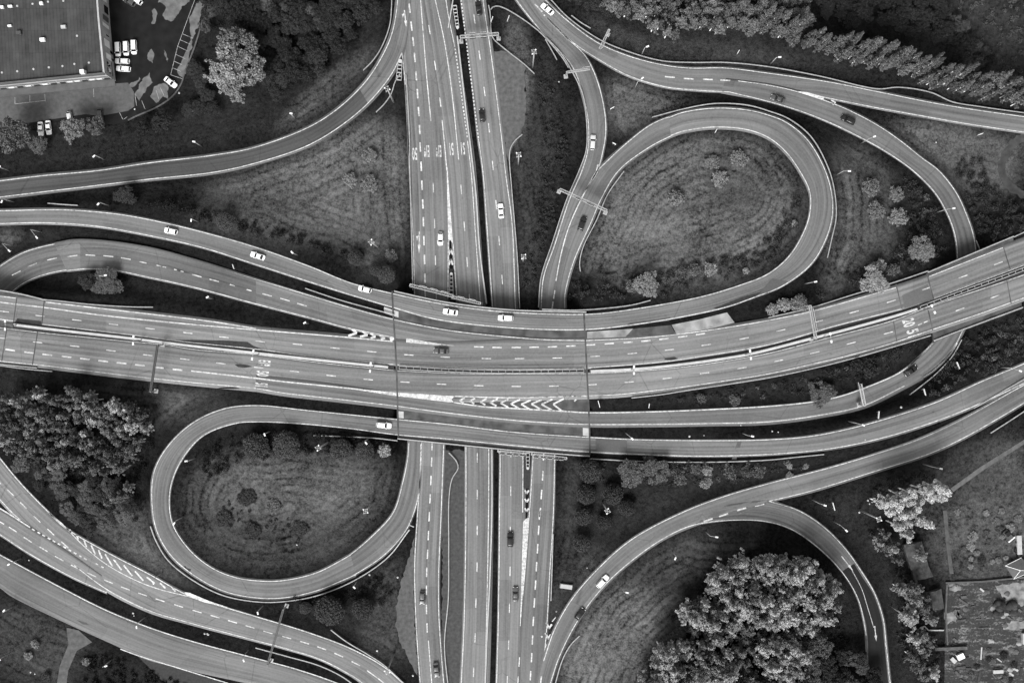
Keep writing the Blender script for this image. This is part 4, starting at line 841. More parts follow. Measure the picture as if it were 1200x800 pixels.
tree(958,755,17,'broad','broadleaf_tree','darker leafy tree on the right flank of the grove in the lower right loop', hs=.9)
for i, (x, y) in enumerate(scatter([(945,775),(1000,760),(1030,790),(1020,830),(930,830)], 15, .4, 8)): tree(x, y, rgf.uniform(8, 11), 'dark' if i % 3 else 'broad', 'grove_tree', 'dark tree in the shade at the lower right of the grove', 'dark trees in the shade of the grove')
for i, (x, y) in enumerate(scatter([(790,740),(810,700),(830,720),(800,760),(770,770)], 16, .3, 9)): tree(x, y, 9, 'broad', 'grove_tree', 'mid grey tree at the left edge of the grove in the lower right loop', 'mid grey trees at the left edge of the grove', hs=.7)
G = 'trees of the wood left of the lower left loop'; L_ = 'small crowned tree of the wood between the bridge road and the lower left loop'
for i, (x, y) in enumerate(scatter([(4,462),(60,455),(105,460),(150,470),(172,490),(172,515),(150,535),(145,552),(100,556),(55,545),(20,535),(-5,510)], 11.2, .42, 12)):
    if 80 < x < 115 and 495 < y < 508: continue
    tree(x, y, rgf.uniform(5.5, 10.5), 'aspenpale' if (rgf.random() < .28 and y < 530) else 'aspen', 'aspen_tree', L_, G, hs=rgf.uniform(.75, 1.1))
for i, (x, y) in enumerate(scatter([(20,540),(60,548),(110,560),(155,570),(165,600),(140,615),(100,625),(70,590),(40,565)], 15, .4, 13)): tree(x, y, rgf.uniform(8, 11), 'dark' if i % 2 else 'broad', 'aspen_tree', 'dark low tree at the lower edge of the wood left of the loop', 'dark trees at the lower edge of the left wood', hs=.6)
for i, (x, y) in enumerate(scatter([(128,575),(150,570),(152,590),(125,592)], 12, .3, 14)): tree(x, y, 8, 'aspen', 'aspen_tree', L_, G, hs=.8)
G = 'trees of the wood along the top edge'; L_ = 'leafy tree of the wood along the top edge above the far road'
for i, (x, y) in enumerate(scatter([(695,-15),(945,-15),(950,22),(905,30),(860,34),(838,35),(815,30),(792,40),(768,30),(742,20),(715,8)], 11.5, .42, 15)):
    tree(x, y, rgf.uniform(7.5, 11), 'aspen' if x < 865 else 'poplar', 'wood_tree', L_, G, hs=rgf.uniform(.8, 1.05))
for i in range(5): tree(668+i*11, -8+i*5+rgf.uniform(-4, 4), 8, 'dark', 'wood_tree', 'dark small tree beside the top of the far road', 'dark small trees beside the far road', hs=.7)
G = 'trees of the tall windbreak row at the upper right'; L_ = 'tall slender birch of the windbreak row at the upper right'
rowc = catmull([(905,22),(960,48),(1000,58),(1045,66),(1085,80),(1105,88),(1150,97),(1200,108),(1235,116)], 3)
rowc = resample(rowc, 46)
for i, (x, y) in enumerate(rowc):
    if rgf.random() < .12: continue
    tree(x+rgf.uniform(-6, 6), y+rgf.uniform(-2, 9), rgf.uniform(4.5, 8), 'aspen', 'birch_tree', L_, G, hs=rgf.uniform(.6, 1.1))
    tree(x+rgf.uniform(-4, 4), y+rgf.uniform(-5, 4)-8, rgf.uniform(5, 9), 'poplar', 'birch_tree', L_, G, hs=rgf.uniform(1.2, 1.85))
    if rgf.random() < .6: tree(x-4+rgf.uniform(-4, 4), y+6+rgf.uniform(-4, 3), rgf.uniform(4.5, 7.5), 'poplar', 'birch_tree', L_, G, hs=rgf.uniform(.9, 1.25))
for i, (x, y) in enumerate(scatter([(960,-20),(1085,-20),(1120,25),(1150,60),(1175,85),(1130,70),(1085,45),(1010,30),(960,18)], 15, .4, 16)):
    tree(x, y, rgf.uniform(8.5, 12), 'dark', 'dark_tree', 'dark tree of the wood behind the windbreak row', 'dark trees behind the windbreak row')
for x, y in ((1108,22),(1116,32),(1124,38),(1112,40),(1130,30),(1120,24),(1135,48),(1145,55),(1155,62)): tree(x, y, 7, 'broad', 'dark_tree', 'grey leafy tree in the gap of the wood behind the windbreak row', 'grey leafy trees behind the windbreak row')
G = 'trees of the dark wood at the upper left'; L_ = 'dark tree of the wood between car park and motorway'
for i, (x, y) in enumerate(scatter([(240,-20),(455,-20),(445,5),(425,28),(405,52),(378,80),(345,100),(315,112),(310,60),(262,25),(236,30)], 16, .4, 17)):
    tree(x, y, rgf.uniform(9, 13), 'dark', 'dark_tree', L_, G, hs=rgf.uniform(.7, .95))
for x, y in ((318,18),(350,20),(362,14),(304,24),(294,14),(334,10),(313,5),(372,28),(240,30),(248,14)): tree(x, y, 8.5, 'broad', 'dark_tree', 'grey topped tree among the dark wood at the upper left', 'grey topped trees in the dark upper left wood')
for x, y in ((242,112),(232,124),(222,128),(250,128),(235,95),(228,80)): tree(x, y, 10, 'dark', 'dark_tree', 'dark low tree beside the big billowing pale tree', 'dark low trees around the big pale tree', hs=.6)
G = 'tall pines at the right'; L_ = 'tall pale trunked pine of the leaning clump at the right'
for x, y in ((1034,590),(1043,598),(1046,585),(1053,592),(1058,580),(1064,588),(1070,578),(1077,586),(1084,574),(1091,581),(1099,570),(1107,575),(1056,604),(1068,600),(1080,610),(1088,612),(1062,612),(1052,616),(1104,583),(1073,594)):
    tree(x, y, rgf.uniform(8, 10.5), 'pine', 'pine_tree', L_, G, hs=rgf.uniform(.9, 1.1))
for i, (x, y) in enumerate(((1030,636),(1040,640),(1037,628),(1048,644),(1052,655),(1070,690),(1075,702),(1083,712),(1066,700),(1068,716),(1076,690),(1085,700),(1068,728),(1082,746),(1090,755),(1078,760),(1085,765),(1078,780),(1095,790),(1084,792),(1070,770))):
    tree(x, y, rgf.uniform(8, 11), 'aspenpale' if i % 3 == 0 else 'aspen', 'yard_tree', 'tree of the ragged row beside the yard at the right', 'trees of the ragged row beside the yard', hs=rgf.uniform(.7, 1.0))
plant_all()
# --- undergrowth and hedges that nobody could count
def belt(name, poly, hgt, m, dens=.22, n=60, seed=1, size=.2):
    rg = np.random.default_rng(seed); p = np.asarray(poly, float); x0, y0 = p.min(0); x1, y1 = p.max(0)
    N = int((x1-x0)*(y1-y0)*S*S*dens)+20; q = np.stack([rg.uniform(x0, x1, N), rg.uniform(y0, y1, N)], 1); q = q[inpoly(p, q[:, 0], q[:, 1])]
    z = terrain(q); r = rg.uniform(.55, 1.15, len(q))*(hgt/1.6)**.5; w3 = Wn(q, z+hgt*rg.uniform(.25, .75, len(q)))
    V, F = leaves(w3, r, n*len(q), size, rg, flat=.7, squash=.8)
    tag(link(name, newmesh(name, V, F, M[m])), kind='stuff')
SC_ = 'undergrowth'
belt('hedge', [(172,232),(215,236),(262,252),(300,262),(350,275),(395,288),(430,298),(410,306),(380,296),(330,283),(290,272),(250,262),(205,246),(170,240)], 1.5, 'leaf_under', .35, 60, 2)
belt(SC_, [(670,330),(700,322),(760,318),(800,312),(845,300),(880,290),(915,262),(930,230),(940,215),(942,250),(930,280),(905,305),(870,322),(820,335),(780,345),(700,352),(668,350)], 1.6, 'leaf_dark', .22, 70, 3)
belt(SC_, [(990,340),(1000,318),(1030,300),(1060,285),(1068,240),(1050,205),(1075,215),(1100,250),(1108,290),(1095,305),(1060,318),(1010,338),(960,350),(950,345)], 1.8, 'leaf_dark', .28, 70, 4)
belt(SC_, [(1118,190),(1150,180),(1165,215),(1180,235),(1215,240),(1215,270),(1150,290),(1145,260),(1130,225)], 1.8, 'leaf_dark', .30, 70, 5)
belt(SC_, [(1085,455),(1110,425),(1130,398),(1215,365),(1215,410),(1150,440),(1110,458),(1085,468)], 1.8, 'leaf_dark', .28, 70, 6)
belt(SC_, [(780,466),(850,456),(920,446),(985,430),(1045,412),(1075,402),(1060,418),(1030,438),(990,448),(940,462),(880,470),(790,474)], 1.3, 'leaf_dark', .25, 60, 7)
belt(SC_, [(700,540),(770,540),(900,540),(990,534),(950,545),(880,560),(800,570),(740,562),(705,565)], 1.4, 'leaf_dark', .22, 60, 8)
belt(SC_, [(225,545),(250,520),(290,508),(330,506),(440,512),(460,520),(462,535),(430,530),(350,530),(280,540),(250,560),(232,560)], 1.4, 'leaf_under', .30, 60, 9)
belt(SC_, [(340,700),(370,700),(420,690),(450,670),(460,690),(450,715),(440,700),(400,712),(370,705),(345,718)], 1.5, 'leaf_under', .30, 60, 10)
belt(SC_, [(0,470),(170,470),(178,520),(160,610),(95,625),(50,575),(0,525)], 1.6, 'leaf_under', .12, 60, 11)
belt(SC_, [(630,95),(650,100),(660,140),(668,185),(660,210),(645,240),(636,290),(628,280),(632,200),(640,150),(632,115)], 1.3, 'leaf_dark', .26, 60, 12)
belt(SC_, [(755,790),(800,700),(870,645),(960,650),(990,700),(1000,780),(1010,830),(750,830)], 1.4, 'leaf_under', .12, 60, 13)
belt(SC_, [(1095,0),(1215,0),(1215,110),(1170,90),(1140,50)], 1.1, 'leaf_mid', .10, 60, 14, .18)
belt(SC_, [(225,20),(310,105),(360,100),(425,40),(450,-10),(230,-10)], 1.6, 'leaf_under', .12, 60, 15)
belt(SC_, [(1015,620),(1045,660),(1055,700),(1050,760),(1075,815),(1100,815),(1098,700),(1060,640)], 1.2, 'leaf_dark', .20, 60, 16)
belt(SC_, [(1125,610),(1150,600),(1185,590),(1205,600),(1205,650),(1160,668),(1130,655)], .6, 'leaf_mid', .06, 40, 17, .14)
belt(SC_, [(90,810),(110,765),(150,775),(200,795),(250,812)], 1.1, 'leaf_under', .3, 60, 18)
belt(SC_, [(1020,575),(1045,560),(1090,552),(1100,562),(1060,575),(1025,592)], 1.2, 'leaf_dark', .25, 60, 19)

belt(SC_, [(270,575),(305,572),(312,600),(345,608),(365,622),(350,636),(300,636),(268,622),(248,610)], .5, 'leaf_dark', .14, 36, 21, .16)
belt(SC_, [(640,240),(655,235),(640,290),(622,340),(612,350),(612,300),(625,270)], .9, 'leaf_dark', .22, 50, 22)

belt(SC_, [(700,335),(760,325),(800,318),(850,302),(890,285),(920,255),(930,240),(932,262),(905,295),(870,315),(820,328),(780,338)], 1.5, 'leaf_mid', .07, 70, 31)
belt(SC_, [(790,468),(850,458),(920,448),(985,432),(1045,416),(1030,430),(990,444),(940,458),(880,468)], 1.2, 'leaf_mid', .06, 60, 32)
belt(SC_, [(1000,330),(1040,305),(1075,260),(1085,230),(1100,260),(1100,295),(1060,315),(1015,335)], 1.6, 'leaf_mid', .06, 70, 33)
belt(SC_, [(1090,455),(1112,430),(1140,405),(1205,375),(1205,405),(1150,435),(1110,455)], 1.6, 'leaf_mid', .05, 70, 34)
belt(SC_, [(760,545),(900,543),(960,541),(900,552),(820,566),(760,560)], 1.4, 'leaf_mid', .08, 60, 35)
# ------------------------------------------------------------------ cars
CM = {}
def car_parts(kind):
    """list of (part name, mesh, sub-parts) around the origin, heading +X"""
    if kind in CM: return CM[kind]
    shape, paint = kind; P_ = M[paint]; out = []
    Lh, Wh, Hh = {'hatch': (2.05, .88, 1.48), 'saloon': (2.3, .9, 1.44), 'estate': (2.35, .9, 1.5), 'suv': (2.3, .95, 1.72), 'van': (2.3, .93, 1.85)}[shape]
    # body: loft of rounded sections along x
    xs = [-1, -.97, -.86, -.6, -.2, .25, .62, .86, .96, 1.0]; ws = [.70, .86, .95, 1, 1, 1, .99, .94, .82, .60]
    hood = {'hatch': .62, 'saloon': .63, 'estate': .64, 'suv': .66, 'van': .62}[shape]; zt = [.55, .60, .63, .64, .64, .64, hood*.98, hood*.92, hood*.82, hood*.70]
    V, F = [], []; n = 10
    for x, wf, z in zip(xs, ws, zt):
        zb = .22; top = z*Hh*.98; w_ = Wh*wf
        for (a_, b_) in ((-.92, zb), (-1, .42), (-1, top*.78), (-.93, top*.95), (-.70, top), (.70, top), (.93, top*.95), (1, top*.78), (1, .42), (.92, zb)): V.append((x*Lh, a_*w_, b_))
    for i in range(len(xs)-1):
        for j in range(n): F.append((i*n+j, i*n+(j+1) % n, (i+1)*n+(j+1) % n, (i+1)*n+j))
    F += [tuple(range(n)), tuple(range((len(xs)-1)*n+n-1, (len(xs)-1)*n-1, -1))]
    body = newmesh('body', V, F, P_, True); out.append(('body', body, []))
    # cabin: glass house with a painted roof
    f0, f1, r1, r0 = {'hatch': (.50, .18, -.66, -.93), 'saloon': (.42, .12, -.42, -.74), 'estate': (.44, .14, -.78, -.94), 'suv': (.46, .2, -.76, -.93), 'van': (.66, .38, -.88, -.95)}[shape]
    zb = .60*Hh; zr = Hh; wb, wr = Wh*.91, Wh*.72
    g = MB(); g.add([(f0*Lh, -wb, zb), (f0*Lh, wb, zb), (r0*Lh, wb, zb), (r0*Lh, -wb, zb), (f1*Lh, -wr, zr), (f1*Lh, wr, zr), (r1*Lh, wr, zr), (r1*Lh, -wr, zr)], [(0, 1, 5, 4), (1, 2, 6, 5), (2, 3, 7, 6), (3, 0, 4, 7)])
    out.append(('windows', g.mesh('windows', M['glass']), []))
    rf = []; k = 8
    rfV = []; 
    for zz, e in ((zr-.04, 1.05), (zr+.02, 1.0), (zr+.055, .82)):
        for (sx, sy) in ((1, -1), (1, 1), (-1, 1), (-1, -1)):
            cx = (f1+r1)/2*Lh; hx = (f1-r1)/2*Lh*e
            for t_ in ((sx*hx, sy*wr*e*.86), (sx*hx*.93, sy*wr*e)) if (sx*sy < 0) else ((sx*hx*.93, sy*wr*e), (sx*hx, sy*wr*e*.86)): rfV.append((cx+t_[0], t_[1], zz))
    # order the ring by angle
    ring = []
    for q in range(3):
        seg = rfV[q*8:q*8+8]; cx = (f1+r1)/2*Lh; seg.sort(key=lambda v: math.atan2(v[1], (v[0]-cx))); ring += seg
    rfF = [(q*8+i, q*8+(i+1) % 8, (q+1)*8+(i+1) % 8, (q+1)*8+i) for q in range(2) for i in range(8)]+[tuple(range(16, 24))]
    out.append(('roof', newmesh('roof', ring, rfF, P_, True), []))
    pl = MB()
    for s_ in (-1, 1):
        for (xa, xb) in ((f0, f1), (r0, r1)): pl.tube((xa*Lh, s_*wb*1.0, zb), (xb*Lh, s_*wr*1.0, zr), .05, .05, 6)
        xm = (f0+r0)/2-.03; pl.tube((xm*Lh, s_*wb*1.005, zb), (xm*Lh, s_*wr*1.02, zr), .045, .045, 6)
    out.append(('window_frame', pl.mesh('window_frame', P_, True), []))
    tm = MB(); tm.tube((0, -.11, 0), (0, .11, 0), .32, .32, 16); tme = tm.mesh('tyre', M['tyre'], True); rm = MB(); rm.tube((0, -.118, 0), (0, .118, 0), .19, .19, 12); rme = rm.mesh('rim', M['rim'])
    out.append(('__wheels', (tme, rme, Lh, Wh), []))
    for s_ in (-1, 1):
        b = MB(); b.box((Lh*.925, s_*Wh*.62, .60*Hh*.78), (.22, .34, .14), s_*-.25); out.append(('headlight', b.mesh('headlight', M['lens']), []))
        b = MB(); b.box((-Lh*.975, s_*Wh*.70, .60*Hh*.86), (.12, .26, .2)); out.append(('tail_light', b.mesh('tail_light', M['redlens']), []))
        b = MB(); b.box((f0*Lh*.82, s_*(Wh+.09), zb+.06), (.16, .2, .14)); out.append(('mirror', b.mesh('mirror', P_), []))
    CM[kind] = out; return out
def car(px, py, ang, shape, paint, label, level=LO, group=None, z=None, sc=1.04):
    if z is None: z = float(zlev(np.array([[px, py]]), level)[0])+.05
    e = thing({'van': 'parked_van'}.get(shape, 'car') if group == 'cars and vans parked beside the building' else 'car', label, 'van' if shape == 'van' else 'car', W(px, py, z), math.radians(ang), group, (sc, sc, sc))
    for nm, me, sub in car_parts((shape, paint)):
        if nm == '__wheels':
            tme, rme, Lh, Wh = me
            for sx in (-.62, .64):
                for sy in (-1, 1):
                    wv = bpy.data.objects.new('wheel', None); COL.objects.link(wv); wv.parent = e; wv.location = (sx*Lh, sy*(Wh-.12), .32); wv.empty_display_size = .2
                    link('tyre', tme, wv); link('rim', rme, wv)
        else: link(nm, me, e)
g_ = 'cars driving on the interchange'
for c in (
 (201,271,168,'hatch','white','white hatchback leading the line of cars on the upper curved ramp, furthest left',HI),
 (302.5,300,162,'saloon','white','white saloon second from the left on the upper curved ramp',HI),
 (428,339,165,'hatch','white','pale car just left of the bridge on the upper curved ramp',HI),
 (528,365.5,172,'saloon','white','white saloon on the bridge left of the car with the black rear window',HI),
 (592.5,372.5,178,'estate','white','white estate with a black rear window at the right of the bridge ramp',HI),
 (517,411,177,'saloon','grey','dark grey saloon alone on the upper bridge carriageway',HI),
 (450,498,-5,'estate','white','white van like estate on the lowest bridge road at the loop exit',HI),
 (516.3,280,-91,'hatch','white','white hatchback beside the white painted wedge, driving down the motorway',LO),
 (587,247.5,95,'saloon','white','white saloon alone on the narrow upward carriageway',LO),
 (561,10,98,'saloon','black','black saloon at the top edge above the overhead gantry',LO),
 (565,136,96,'hatch','black','dark hatchback midway up the narrow upward carriageway',LO),
 (641.5,11.5,140,'saloon','white','white saloon at the top of the road that forks beside the windbreak',LO),
 (694.5,167.5,86,'estate','silver','silver estate climbing the ramp beside the big loop',LO),
 (682,262.5,72,'suv','black','black car with an open grey rear bed under the slanting gantry',LO),
 (911,116.5,160,'saloon','grey','dark saloon with a pale front at the fork of the far road',LO),
 (993,141,155,'suv','black','black car on the right ramp just past the fork',LO),
 (1066.5,434.5,35,'saloon','black','black saloon on the ramp that dives under the right bridge',HI),
 (598,631.5,90,'suv','black','tall black car on the lower motorway beside the white wedge',LO),
 (604,695.5,90,'saloon','grey','dark grey saloon behind the tall black car on the lower motorway',LO),
 (495,699.5,-92,'hatch','grey','dark hatchback driving down the lower left carriageway',LO),
 (511.5,784,-84,'saloon','grey','dark saloon at the bottom edge of the lower left carriageway',LO),
 (706,680.5,48,'estate','white','white estate on the lower right ramp',HI),
 (679.5,718.5,52,'hatch','black','black hatchback following the white estate on the lower right ramp',HI)):
    car(*c, group=g_)
g_ = 'cars and vans parked beside the building'
for c in ((139,58.5,-88,'van','white','white van parked against the building, leftmost of three abreast'),(148.5,57.5,-88,'van','white','white van in the middle of three parked abreast'),(157.7,56,-88,'van','white','white van rightmost of three parked abreast'),
          (144,72.3,178,'estate','white','white estate parked crosswise directly below the three vans'),(145.3,81.2,176,'estate','white','lower white estate parked crosswise below the three vans'),
          (200.5,97,-38,'saloon','white','white saloon parked askew at the corner of the wet car park'),(160.5,1,150,'hatch','white','white hatchback at the top edge of the car park'),(152.5,3,150,'hatch','grey','dark hatchback beside the white one at the top edge of the car park'),
          (48.5,151.5,-86,'saloon','white','left one of the white car pair parked side by side among the trees'),(57.5,150,-84,'saloon','white','right one of the white car pair parked side by side among the trees'),
          (21,150,90,'hatch','white','white car half hidden under the tree at far left'),(82.5,138.5,-80,'hatch','silver','pale car half hidden by the pale tree below the building'),(118,135.5,-85,'hatch','grey','dark car at the kerb end below the building')):
    car(*c, level=LO, group=g_, z=.13, sc=1.0)

# ------------------------------------------------------------------ street lamps and masts
def lamp(bx, by, hx, hy, where, h=10.0, z0=None):
    if z0 is None: z0 = float(terrain([[bx, by]])[0])
    zt = z0+h; X0, Y0, _ = W(bx, by, z0); X1, Y1, _ = W(hx, hy, zt)
    dx, dy = X1-X0, Y1-Y0; L_ = math.hypot(dx, dy)
    if L_ > 3.2: dx *= 3.2/L_; dy *= 3.2/L_
    e = thing('street_lamp', 'street lamp '+where, 'street lamp', (X0, Y0, z0), 0, 'street lamps along the roads')
    b = MB(); b.tube((0, 0, -.5), (0, 0, h-.3), .17, .10, 8); b.build('pole', M['steel'], e, True)
    b = MB(); b.tube((0, 0, h-.35), (dx*.9, dy*.9, h), .09, .07, 6); b.build('arm', M['steel'], e, True)
    b = MB(); b.box((dx, dy, h+.02), (1.0, .5, .22), math.atan2(dy, dx), .75); b.build('lamp_head', M['lampwhite'], e)
LAMPS = [(122.5,187,110,183,'on the dark bank left of the upper left ramp, second from the left'),(236,171.5,227,166,'on the dark bank above the middle of the upper left ramp'),(11,200,-1,195,'at the left edge above the upper left ramp'),(346,139,341,133,'on the dark bank where the upper left ramp begins to climb'),
 (17,237,2,236,'at the left edge between the two upper ramps'),(128,241,115,239,'between the two upper ramps, right of the one at the edge'),(233,260,224,258,'between upper ramp and hedge, near the first white car'),(349,299,342,295.5,'between upper ramp and hedge near the meadow tip'),
 (48.5,272,46,282,'in the grass between the upper ramp and the left ramp bend'),(16,288,11,294,'leaning short at the far left inside the ramp bend'),(127,325,123.5,322.5,'poking out of the spreading tree in the left ramp bend'),(250,350,243,348,'in the grass strip below the left ramp'),(362,379,357,378,'beside the chevrons where the left ramp merges'),
 (744,103,753,91.5,'at the edge of the small triangle below the far road'),(752,64,759,54.5,'on the bank above the far road at its first bend'),(903,75,914,67,'on the bank under the windbreak row, left one'),(1088,106,1106,98,'on the bank under the windbreak row, right one'),
 (1009,168,1025,160,'over the right ramp just below the dark car'),(980,205,995.5,200.5,'at the right outer edge of the big loop'),(1097,249,1118,244,'over the right ramp before it dives under the bridge'),(943,332.5,956,330,'by the bushes at the lower right of the big loop'),
 (229,536.5,218,540,'inside the lower left loop at its upper left rim'),(316.5,505.5,310,509,'between the two largest dark trees and the loop road'),(431.5,514,429,519,'above the pale bush inside the lower left loop'),(215,605,204,613,'inside the lower left loop at its left rim'),
 (190.5,670.5,180,682.5,'on the hatched wedge of the lower left road'),(25,654,10,661,'over the service road at the left edge'),(16.5,710,4.5,715,'at the corner of the yard road at far left'),(11.5,764.5,-1,773,'at the left edge near the bottom'),(131,772.5,124,780,'on the grass right of the dirt path'),(170,723,160,734.5,'over the service road in its middle'),(291.5,761,285.5,773.5,'over the service road near the bottom gantry'),
 (308.5,709,302,718,'where the lower left road passes under the loop'),(418.5,680.5,415,688,'above the darker round tree below the loop'),
 (733,507,741,514,'on the grass strip below the exit ramp, left one'),(870,507.5,882,511,'on the grass strip below the exit ramp, middle one'),(994.5,493.5,1012,498,'on the grass strip below the exit ramp, right one'),(1172.5,430.5,1196,434.5,'at the right edge over the lowest road'),(1081.5,543.5,1103,549,'on the grass above the leaning pines'),
 (951.5,585,967,592,'at the fork of the lower right ramp'),(827,622.5,840,629,'inside the lower right loop at its top'),(788,646,791.5,654,'standing dim in the meadow of the lower right loop'),(728.5,686.5,735,694,'inside the lower right loop near the white estate'),(976.5,610.5,992,621.5,'right of the arrow on the shaded ramp'),(1044,710,1060,722,'right of the shaded ramp under the yard trees')]
for l in LAMPS: lamp(*l)
def twin(mx, my, h1, h2, where):
    z0 = 6.5; h = 10.0; k = (H-z0-h)/(H-z0); bx, by = 600+(mx-600)*k, 400+(my-400)*k
    X0, Y0, _ = W(bx, by, z0); e = thing('twin_street_lamp', 'twin armed street lamp '+where, 'street lamp', (X0, Y0, z0), 0, 'twin lamps on the median of the crossing roads')
    b = MB(); b.tube((0, 0, .4), (0, 0, h), .17, .11, 8); b.build('pole', M['steel'], e, True)
    for hx, hy in (h1, h2):
        x, y, _ = W(hx, hy, z0+h); x -= X0; y -= Y0; b = MB(); b.tube((0, 0, h-.1), (x, y, h+.1), .09, .07, 6); ar_ = b.build('arm', M['steel'], e, True)
        b = MB(); b.box((x, y, h+.12), (.9, .62, .2), math.atan2(y, x), .75); b.build('lamp_head', M['lampwhite'], ar_)
for q in ((6,380.5,(6,376),(6,385.5),'at the left edge'),(156,398.5,(156.5,394),(156,402.5),'second from the left edge'),(296.3,415.7,(297,411),(295.5,420.2),'above the painted road numbers at left'),(434,430,(434.4,425.6),(433.6,434.6),'left of the wide bridge'),(743,433.3,(743,429.5),(743,437.2),'right of the wide bridge'),(879.5,415.3,(879,411),(880,419.7),'between the wide bridge and the sign boom'),(973.7,395.5,(973,391),(974.3,400),'beside the sign boom on the upper road'),(1093.7,362,(1092,358),(1095.5,366),'above the painted road numbers at right')): twin(*q)
def mast(bx, by, tx, ty, label, h=23.0):
    z0 = float(terrain([[bx, by]])[0]); X0, Y0, _ = W(bx, by, z0); e = thing('floodlight_mast', label, 'light mast', (X0, Y0, z0))
    b = MB(); b.tube((0, 0, -.5), (0, 0, h), .32, .15, 10); b.build('pole', M['steel'], e, True)
    b = MB()
    for i in range(8): t = i*math.pi/4; b.tube((0.7*math.cos(t), 0.7*math.sin(t), h), (0.7*math.cos(t+math.pi/4), 0.7*math.sin(t+math.pi/4), h), .05, .05, 5)
    for i in range(2): b.beam((-0.7*math.cos(i*math.pi/2), -0.7*math.sin(i*math.pi/2), h), (0.7*math.cos(i*math.pi/2), 0.7*math.sin(i*math.pi/2), h), .1, .1)
    b.build('ring', M['steel'], e)
    for i in range(4):
        t = i*math.pi/2+.4+X0; b = MB(); b.box((.8*math.cos(t), .8*math.sin(t), h-.05), (.5, .36, .3), t, .8); b.build('floodlight', M['steel' if i % 2 else 'lampwhite'], e)
for m_ in ((624.5,79,631,57,'tall floodlight mast in the grass right of the upper gantry'),(607.5,193,614.5,181.5,'tall floodlight mast beside the curved gravel area'),(461.5,120,458,102.5,'tall floodlight mast behind the crash cushion at upper left'),(444,290,435,284,'tall floodlight mast at the tip of the left meadow'),(385,518,375,525,'tall floodlight mast between the round trees in the lower left loop'),(437.5,588,432.5,602,'tall floodlight mast in the meadow of the lower left loop'),(461.5,766,458.5,792,'tall floodlight mast at the bottom left of the motorway'),(706,588,714,598,'tall floodlight mast among the round trees below the bridge'),(613,306,619,301,'tall floodlight mast beside the collector, above the bridge'),(1007,597,1009,592,'floodlight mast at the left end of the leaning pines')): mast(*m_)

# ------------------------------------------------------------------ gantries and overhead signs
def gantry(a_, b_, z0, label, hh=6.8, cant=False, signs=(), width=.9, both=True, m='steel'):
    """a_, b_: ends of the beam in photo pixels (seen at beam height)"""
    X0, Y0, _ = W(*a_, z0+hh); X1, Y1, _ = W(*b_, z0+hh); e = thing('overhead_gantry', label, 'sign gantry', (X0, Y0, z0)); d = Vector((X1-X0, Y1-Y0, 0)); L = d.length; u = d.normalized(); n = Vector((-u.y, u.x, 0))
    b = MB(); h = width/2
    for s_ in (-1, 1):
        for zz in (hh-.35, hh+.35): o_ = n*h*s_; b.beam((o_.x, o_.y, zz), (d.x+o_.x, d.y+o_.y, zz), .2, .2)
    k = max(3, int(L/1.3))
    for i in range(k+1):
        p = d*(i/k); q = d*(min(i+1, k)/k); b.beam(tuple(p+n*h+Vector((0, 0, hh+.3))), tuple(p-n*h+Vector((0, 0, hh+.3))), .1, .1)
        if i < k: b.beam(tuple(p+n*h+Vector((0, 0, hh+.3))), tuple(q-n*h+Vector((0, 0, hh+.3))), .09, .09)
        for s_ in (-1, 1): b.tube(tuple(p+n*h*s_+Vector((0, 0, hh-.3))), tuple((q if i % 2 else p)+n*h*s_+Vector((0, 0, hh+.3))), .05, .05, 4)
    b.build('beam', M[m], e)
    for p in ([Vector((0, 0, 0)), d] if both and not cant else [Vector((0, 0, 0))]):
        c = MB(); c.beam(tuple(p+n*h*.9+Vector((0, 0, hh/2))), tuple(p-n*h*.9+Vector((0, 0, hh/2))), .35, hh+.6); c.box((p.x, p.y, .1), (1.3, 1.3, .8), math.atan2(u.y, u.x)); c.build('post', M['steel'], e)
    for (f, wd, side) in signs:
        p = d*f+n*(h+.22)*side; c = MB(); c.beam(tuple(p-u*wd/2+Vector((0, 0, hh))), tuple(p+u*wd/2+Vector((0, 0, hh))), .16, 2.2); s_o = c.build('sign_panel', M['darksteel'], e)
        c = MB(); c.beam(tuple(p-u*wd/2+n*side*.09+Vector((0, 0, hh+1.04))), tuple(p+u*wd/2+n*side*.09+Vector((0, 0, hh+1.04))), .06, .16); c.build('panel_edge', M['lampwhite'], s_o)
    return e
gantry((539.5,43.5), (584,40), 0, 'grey portal gantry over the narrow upward carriageway near the top edge', signs=((.32,1.9,1),(.32,1.9,-1),(.61,1.9,1),(.61,1.9,-1)), width=.8)
gantry((656,222), (711,247), 0, 'grey portal gantry slanting over the foot of the big loop', width=.7, signs=((.42,2.4,-1),(.66,2.4,-1)))
gantry((176.5,459), (184.5,404), 6.2, 'dark slim gantry over the lower crossing road at left', width=.45, m='darksteel')
gantry((949,358), (956,397), 6.4, 'pale sign boom with a long panel over the upper crossing road at right', width=.7, signs=((.42,7.0,1),))
gantry((332,714), (313.5,779), 0, 'slim dark gantry over the lower left road near the bottom', width=.4, m='darksteel')
gantry((714,35), (703,57.5), 0, 'cantilever sign arm at the edge of the far road', cant=True, width=.6, signs=((.8,2.4,1),))
gantry((664,85), (691,81), 0, 'cantilever sign arm over the ramp below the fork', cant=True, width=.5, signs=((.85,2.6,1),))
gantry((1013,475), (1008,450), 3.2, 'pale cantilever sign arm over the ramp diving under the right bridge', cant=True, width=.8, signs=((.95,2.2,1),), m='concrete')
gantry((480.5,334), (531,347), 0, 'gantry over the left carriageways hard against the bridge', width=.8, signs=((.30,2.4,1),(.55,2.4,1),(.8,2.4,1)))
gantry((530,348), (563,355.5), 0, 'short gantry over the second carriageway hard against the bridge', width=.7, signs=((.3,2.2,1),(.7,2.2,1)))
